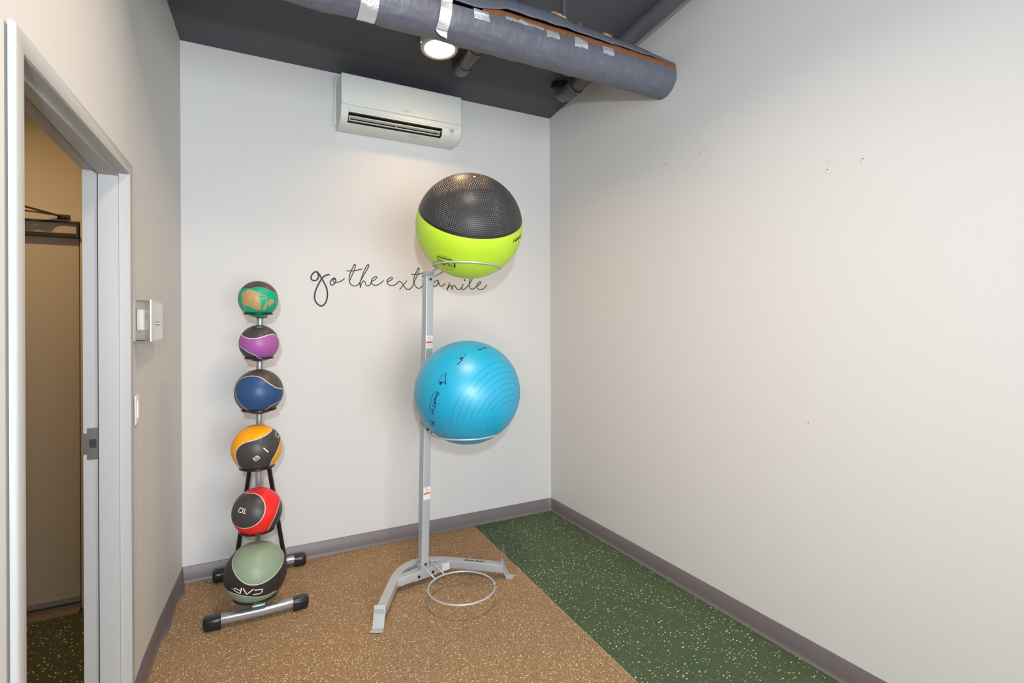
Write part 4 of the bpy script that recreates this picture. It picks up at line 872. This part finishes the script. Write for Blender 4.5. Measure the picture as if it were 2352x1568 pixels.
# ------------------------------------------------------------------ medicine ball rack
rk = thing('ball_rack', 'upright silver rack with black rings holding six medicine balls', 'ball rack', (-2.13, -0.33, 0))
def post_x(z): return -2.1355 + 0.0175*(z-0.1)/1.43
PYR = -0.363
bm = B(); tube(bm, [(post_x(.06), PYR, .060), (post_x(1.543), PYR, 1.543)], .0165, 24); part('post', bm, M_silver.m, rk, smooth=True, auto=50)
bm = B(); cyl(bm, (post_x(1.54), PYR, 1.541), (post_x(1.54), PYR, 1.549), .0175, 20, bev=.003); part('post_cap', bm, M_black.m, rk, smooth=True, auto=50)
bm = B(); box(bm, (-2.169, -0.600, .040), (-2.107, -0.045, .072), .005, seg=3); part('spine', bm, M_stand.m, rk, smooth=True, auto=40)
def footbar(y, x0, x1, xs0, xs1, bow, name='foot_bar'):
    P = []
    for i in range(17):
        t = i/16; x = x0+(x1-x0)*t; P.append((x, y - bow*(1-(2*t-1)**2), 0.043))
    fbm = B(); sec = rrect(0.046, 0.044, 0.014, 4); sweep(fbm, P, sec, ref=(0, 0, 1)); fb = part(name, fbm, M_silver.m, rk, smooth=True, auto=50)
    for xa, xb in ((x0-.012, xs0), (xs1, x1+.012)):
        e = B(); n = 12; R_ = []
        for i in range(n+1):
            t = i/n; x = xa+(xb-xa)*t; tt = (x-x0)/(x1-x0); yy = y-bow*(1-(2*min(1, max(0, tt))-1)**2)
            out = t if xa < x0 else 1-t                      # 0 at the outer tip
            k = min(1.0, (out/0.28)) ; k = math.sqrt(max(0.0, 1-(1-k)**2))*0.35+0.65 if k < 1 else 1.0
            flare = 1.0+0.12*math.sin(math.pi*min(1, out*1.1))
            w_, h_ = 0.058*k*flare, 0.066*k
            R_.append([e.verts.new((x, yy+a, 0.0335+b*1.0 if b > -h_*.2 else max(0.0005, 0.0335+b))) for a, b in rrect(w_, h_, min(w_, h_)*.33, 4)])
        for a, c in zip(R_, R_[1:]):
            for j in range(len(a)): e.faces.new((a[j], a[(j+1) % len(a)], c[(j+1) % len(a)], c[j]))
        e.faces.new(R_[0][::-1]); e.faces.new(R_[-1])
        part('end_cap', e, M_black.m, fb, smooth=True, auto=50)
footbar(-0.592, -2.372, -1.912, -2.306, -1.976, 0.016)
footbar(-0.062, -2.350, -1.866, -2.300, -1.924, 0.0)
for sx in (-1, 1):
    bm = B(); x0 = -2.247 if sx < 0 else -1.976; tp = Vector((post_x(.9)+sx*.020, PYR+.004, .905))
    tube(bm, [(x0, -0.062, .050), tp], .0125, 16); part('leg', bm, M_blackmetal.m, rk, smooth=True, auto=50)
bm = B(); box(bm, (post_x(.9)-.036, PYR-.010, .885), (post_x(.9)+.036, PYR+.022, .925), .004); part('leg_clamp', bm, M_black.m, rk)
for key, label, C, R, mk_ in defs:
    rr = dict(green=.067, purple=.067, blue=.081, orange=.081, red=.081, grey=.103)[key]
    zr = C[2]-math.sqrt((R+.005)**2-rr**2) ; c = (C[0], C[1], zr)
    bm = B(); tube(bm, ringpath(c, rr, 64), .0052, 10, closed=True)
    rg = part('ball_ring', bm, M_blackmetal.m, rk, smooth=True)
    bm = B(); px_ = post_x(zr); 
    for s in (-1, 1):
        ye = C[1]+math.sqrt(rr*rr-.018**2)
        tube(bm, [(C[0]+s*.018, ye, zr), (px_+s*.019, PYR-.012, zr-.007)], .0045, 8)
    box(bm, (px_-.0225, PYR-.0215, zr-.022), (px_+.0225, PYR+.020, zr-.004), .004)
    part('ring_bracket', bm, M_black.m, rg, smooth=True, auto=40)
    bm = B(); cyl(bm, (px_+.022, PYR-.004, zr-.013), (px_+.036, PYR-.004, zr-.013), .006, 10); part('knob', bm, M_black.m, rg)

# ------------------------------------------------------------------ exercise ball stand
st = thing('exercise_ball_stand', 'grey metal stand with three wire rings holding two exercise balls', 'ball stand', (-1.275, -0.6255, 0))
TH = rad(11.4); SU = Vector((math.cos(TH), math.sin(TH), 0)); SF = Vector((math.sin(TH), -math.cos(TH), 0)); SO = Vector((-1.275, -0.6255, 0))
def sl(u, f, z): return SO + SU*u + SF*f + Vector((0, 0, z))
def lean(z): return Vector((0.040, 0.006, 0))*(z-.05)/1.70
def sp(u, f, z): return sl(u, f, z) + lean(z)
ZC = 0.0555
path = [(-.395, .261), (-.30, .1435), (-.205, .026), (-.178, -.006), (-.145, -.040), (-.10, -.075), (-.05, -.1), (0, -.108), (.05, -.1), (.10, -.075), (.145, -.040), (.178, -.006), (.205, .026), (.30, .1435), (.395, .261)]
bm = B(); sweep(bm, [sl(u, f, ZC) for u, f in path], rrect(.050, .050, .006, 3), ref=(0, 0, 1)); part('base_bow', bm, M_stand.m, st, smooth=True, auto=35)
bm = B(); sweep(bm, [sl(-.196, .007, ZC), sl(.196, .007, ZC)], rrect(.0490, .0485, .005, 3), ref=(0, 0, 1)); cb_ = part('crossbar', bm, M_stand.m, st, smooth=True, auto=35)
bm = B(); sweep(bm, [sl(-.072, .007, ZC), sl(.072, .007, ZC)], rrect(.0535, .0525, .005, 3), ref=(0, 0, 1)); slv = part('sleeve', bm, M_stand.m, cb_, smooth=True, auto=35)
for s in (-1, 1):
    bm = B(); c = sl(s*.046, .034, .052); cyl(bm, c-SF*.003, c+SF*.004, .0085, 20, bev=.002); part('bolt', bm, M_black.m, slv, smooth=True, auto=50)
def tag_plate(name, u0, u1, z0, z1, f, m, parent, fn=sp, t=.0006):
    b = B(); v = [fn(u, f+k, z) for k in (0, t) for z in (z0, z1) for u in (u0, u1)]
    V = [b.verts.new(p) for p in v]
    for q in ((0, 1, 3, 2), (4, 6, 7, 5), (0, 4, 5, 1), (2, 3, 7, 6), (0, 2, 6, 4), (1, 5, 7, 3)): b.faces.new([V[i] for i in q])
    return part(name, b, m, parent)
lb = tag_plate('label', .112, .158, .034, .076, .0322, M_sticker.m, cb_, sl)
bm = B()
for i in range(5):
    p = [sl(.116+a*.036, .0331, .070-i*.008+b) for a, b in ((0, 0), (1 if i % 2 else .8, 0), (1 if i % 2 else .8, .0015), (0, .0015))]; bm.faces.new([bm.verts.new(q) for q in p])
part('label_print', bm, M_red.m, lb)
# post
bm = B(); sweep(bm, [sp(0, 0, .082), sp(0, 0, 1.806)], rrect(.0485, .0485, .005, 3), ref=SF); ps = part('post', bm, M_stand.m, st, smooth=True, auto=35)
bm = B(); sweep(bm, [sp(0, 0, .080), sp(0, 0, .1375)], rrect(.0535, .0535, .006, 3), ref=SF); part('socket', bm, M_stand.m, st, smooth=True, auto=35)
bm = B(); sweep(bm, [sp(0, 0, 1.8055), sp(0, 0, 1.8095)], rrect(.050, .050, .006, 3), ref=SF); part('post_cap', bm, M_stand.m, st, smooth=True, auto=35)
for zt, zb in ((1.433, 1.358), (.553, .481)):
    u0, u1 = -.0205, .0225; f0 = .0245
    lb = tag_plate('label', u0, u1, zb, zt, f0, M_sticker.m, st)
    zz = lambda t: zt+(zb-zt)*t
    tag_plate('warning_band', u0+.0003, u1-.0003, zz(.585), zz(.44), f0+.0006, M_orange.m, lb)
    bm = B(); cu, cz = (u0+u1)/2, zz(.22); pth = [sp(cu+.0118*math.cos(a), f0+.0009, cz+.0118*math.sin(a)) for a in [2*math.pi*i/32 for i in range(32)]]
    sweep(bm, pth, [(-.0009, -.0002), (.0009, -.0002), (.0009, .0002), (-.0009, .0002)], closed=True, ref=SF)
    sweep(bm, [sp(cu-.0082, f0+.0009, cz+.0082), sp(cu+.0082, f0+.0009, cz-.0082)], [(-.0009, -.0002), (.0009, -.0002), (.0009, .0002), (-.0009, .0002)], ref=SF)
    tube(bm, [sp(cu-.003, f0+.0008, cz-.005), sp(cu+.001, f0+.0008, cz+.004), sp(cu+.005, f0+.0008, cz-.003)], .0007, 6)
    part('warning_symbol', bm, M_red.m, lb)
    bm = B()
    for i in range(6):
        k = [.034, .030, .036, .028, .022, .016][i]; z = zz(.66+i*.045)
        p = [sp(cu+a*k/2, f0+.0009, z+b) for a, b in ((-1, 0), (1, 0), (1, .0013), (-1, .0013))]; bm.faces.new([bm.verts.new(q) for q in p])
    part('label_print', bm, M_pale.m, lb)
# feet: bent plates at the two front ends
for s in (-1, 1):
    d = Vector((SU*(s*.624) + SF*.7815)); d.normalize(); q = Vector((0, 0, 1)).cross(d)
    e = sl(s*.395, .261, 0)
    prof = [(-.020, .0955), (.019, .0045), (.026, .0018), (.050, .0018), (.064, .0065), (.062, .0105), (.049, .0050), (.028, .0050), (.024, .0068), (-.0155, .0975)]
    bm = B(); A = [bm.verts.new(e + d*a + Vector((0, 0, z)) - q*.0285) for a, z in prof]; C2 = [bm.verts.new(e + d*a + Vector((0, 0, z)) + q*.0285) for a, z in prof]
    n = len(prof)
    for i in range(n): bm.faces.new((A[i], A[(i+1) % n], C2[(i+1) % n], C2[i]))
    bm.faces.new(A[::-1]); bm.faces.new(C2)
    part('foot', bm, M_stand.m, st, smooth=True, auto=20)
# rear support so the bow stands level
# maker's script lettering on the right leg
bm = B()
p0 = sl(.235, .073, ZC+.0256); pd = (sl(.395, .261, 0)-sl(.205, .026, 0)).normalized(); pn = Vector((0, 0, 1)).cross(pd)
probe = text_mesh('Body-Solid', 1.0, shear=.5); wd_ = max(v.co.x for v in probe.vertices); bpy.data.meshes.remove(probe)
LL = 0.130
text_bm(bm, 'Body-Solid', 1.0, lambda x, y, z: p0 + pd*(x/wd_*LL) + pn*(y*.030-.007), shear=.5, bold=True)
part('lettering', bm, M_ink.m, st)
# rings with arms and collars
def holder(c, r, zpost, ts, gap=None, a0=0):
    z = c[2]
    if gap: pth = ringpath(c, r, 80, ts=ts, a0=gap+3, a1=gap+357, th=TH)
    else: pth = ringpath(c, r, 80, ts=ts, th=TH)
    bm = B(); tube(bm, pth, .0052, 12, closed=not gap)
    near = []
    Cv = Vector(c)
    for s in (-1, 1):
        u = s*.0335; base = sp(u, -.012, zpost); 
        # end on the ring's rear side
        rel = Cv-sl(0, 0, z); cu, cf = rel.dot(SU), rel.dot(SF); du_ = u-cu
        f_ = cf-math.sqrt(max(0, r*r-du_*du_)); end = sl(u, f_, z); end.z = z - math.tan(ts)*du_
        tube(bm, [base, sp(u, .03, zpost+(z-zpost)*.1), end], .0050, 10)
    rg = part('ball_ring', bm, M_stand.m, st, smooth=True)
    return rg
rings_ = [((-1.153, -1.012, 1.803), .18, 1.782, .04, None), ((-1.160, -0.995, 0.925), .18, .935, 0.0, None), ((-1.175, -0.972, .095), .178, .118, 0.0, 33)]
for c, r, zp, ts, gap in rings_:
    rg = holder(c, r, zp, ts, gap)
    z0, z1 = zp-.045, zp+.014
    if zp > .2:
        bm = B(); sweep(bm, [sp(0, 0, z0), sp(0, 0, z1)], rrect(.0555, .0545, .007, 3), ref=SF); part('collar', bm, M_stand.m, rg, smooth=True, auto=35)
    for s in (-1, 1):
        bm = B(); cyl(bm, sp(s*.026, -.006, zp-.016), sp(s*.0345, -.006, zp-.016), .0085, 14, bev=.002); part('collar_boss', bm, M_stand.m, rg, smooth=True, auto=50)
    zb = {1.782: 1.763, .935: .889, .118: .108}[zp]
    bm = B(); cyl(bm, sp(.0, .022, zb), sp(.0, .0315, zb), .0078, 20, bev=.002); part('bolt', bm, M_black.m, rg, smooth=True, auto=50)
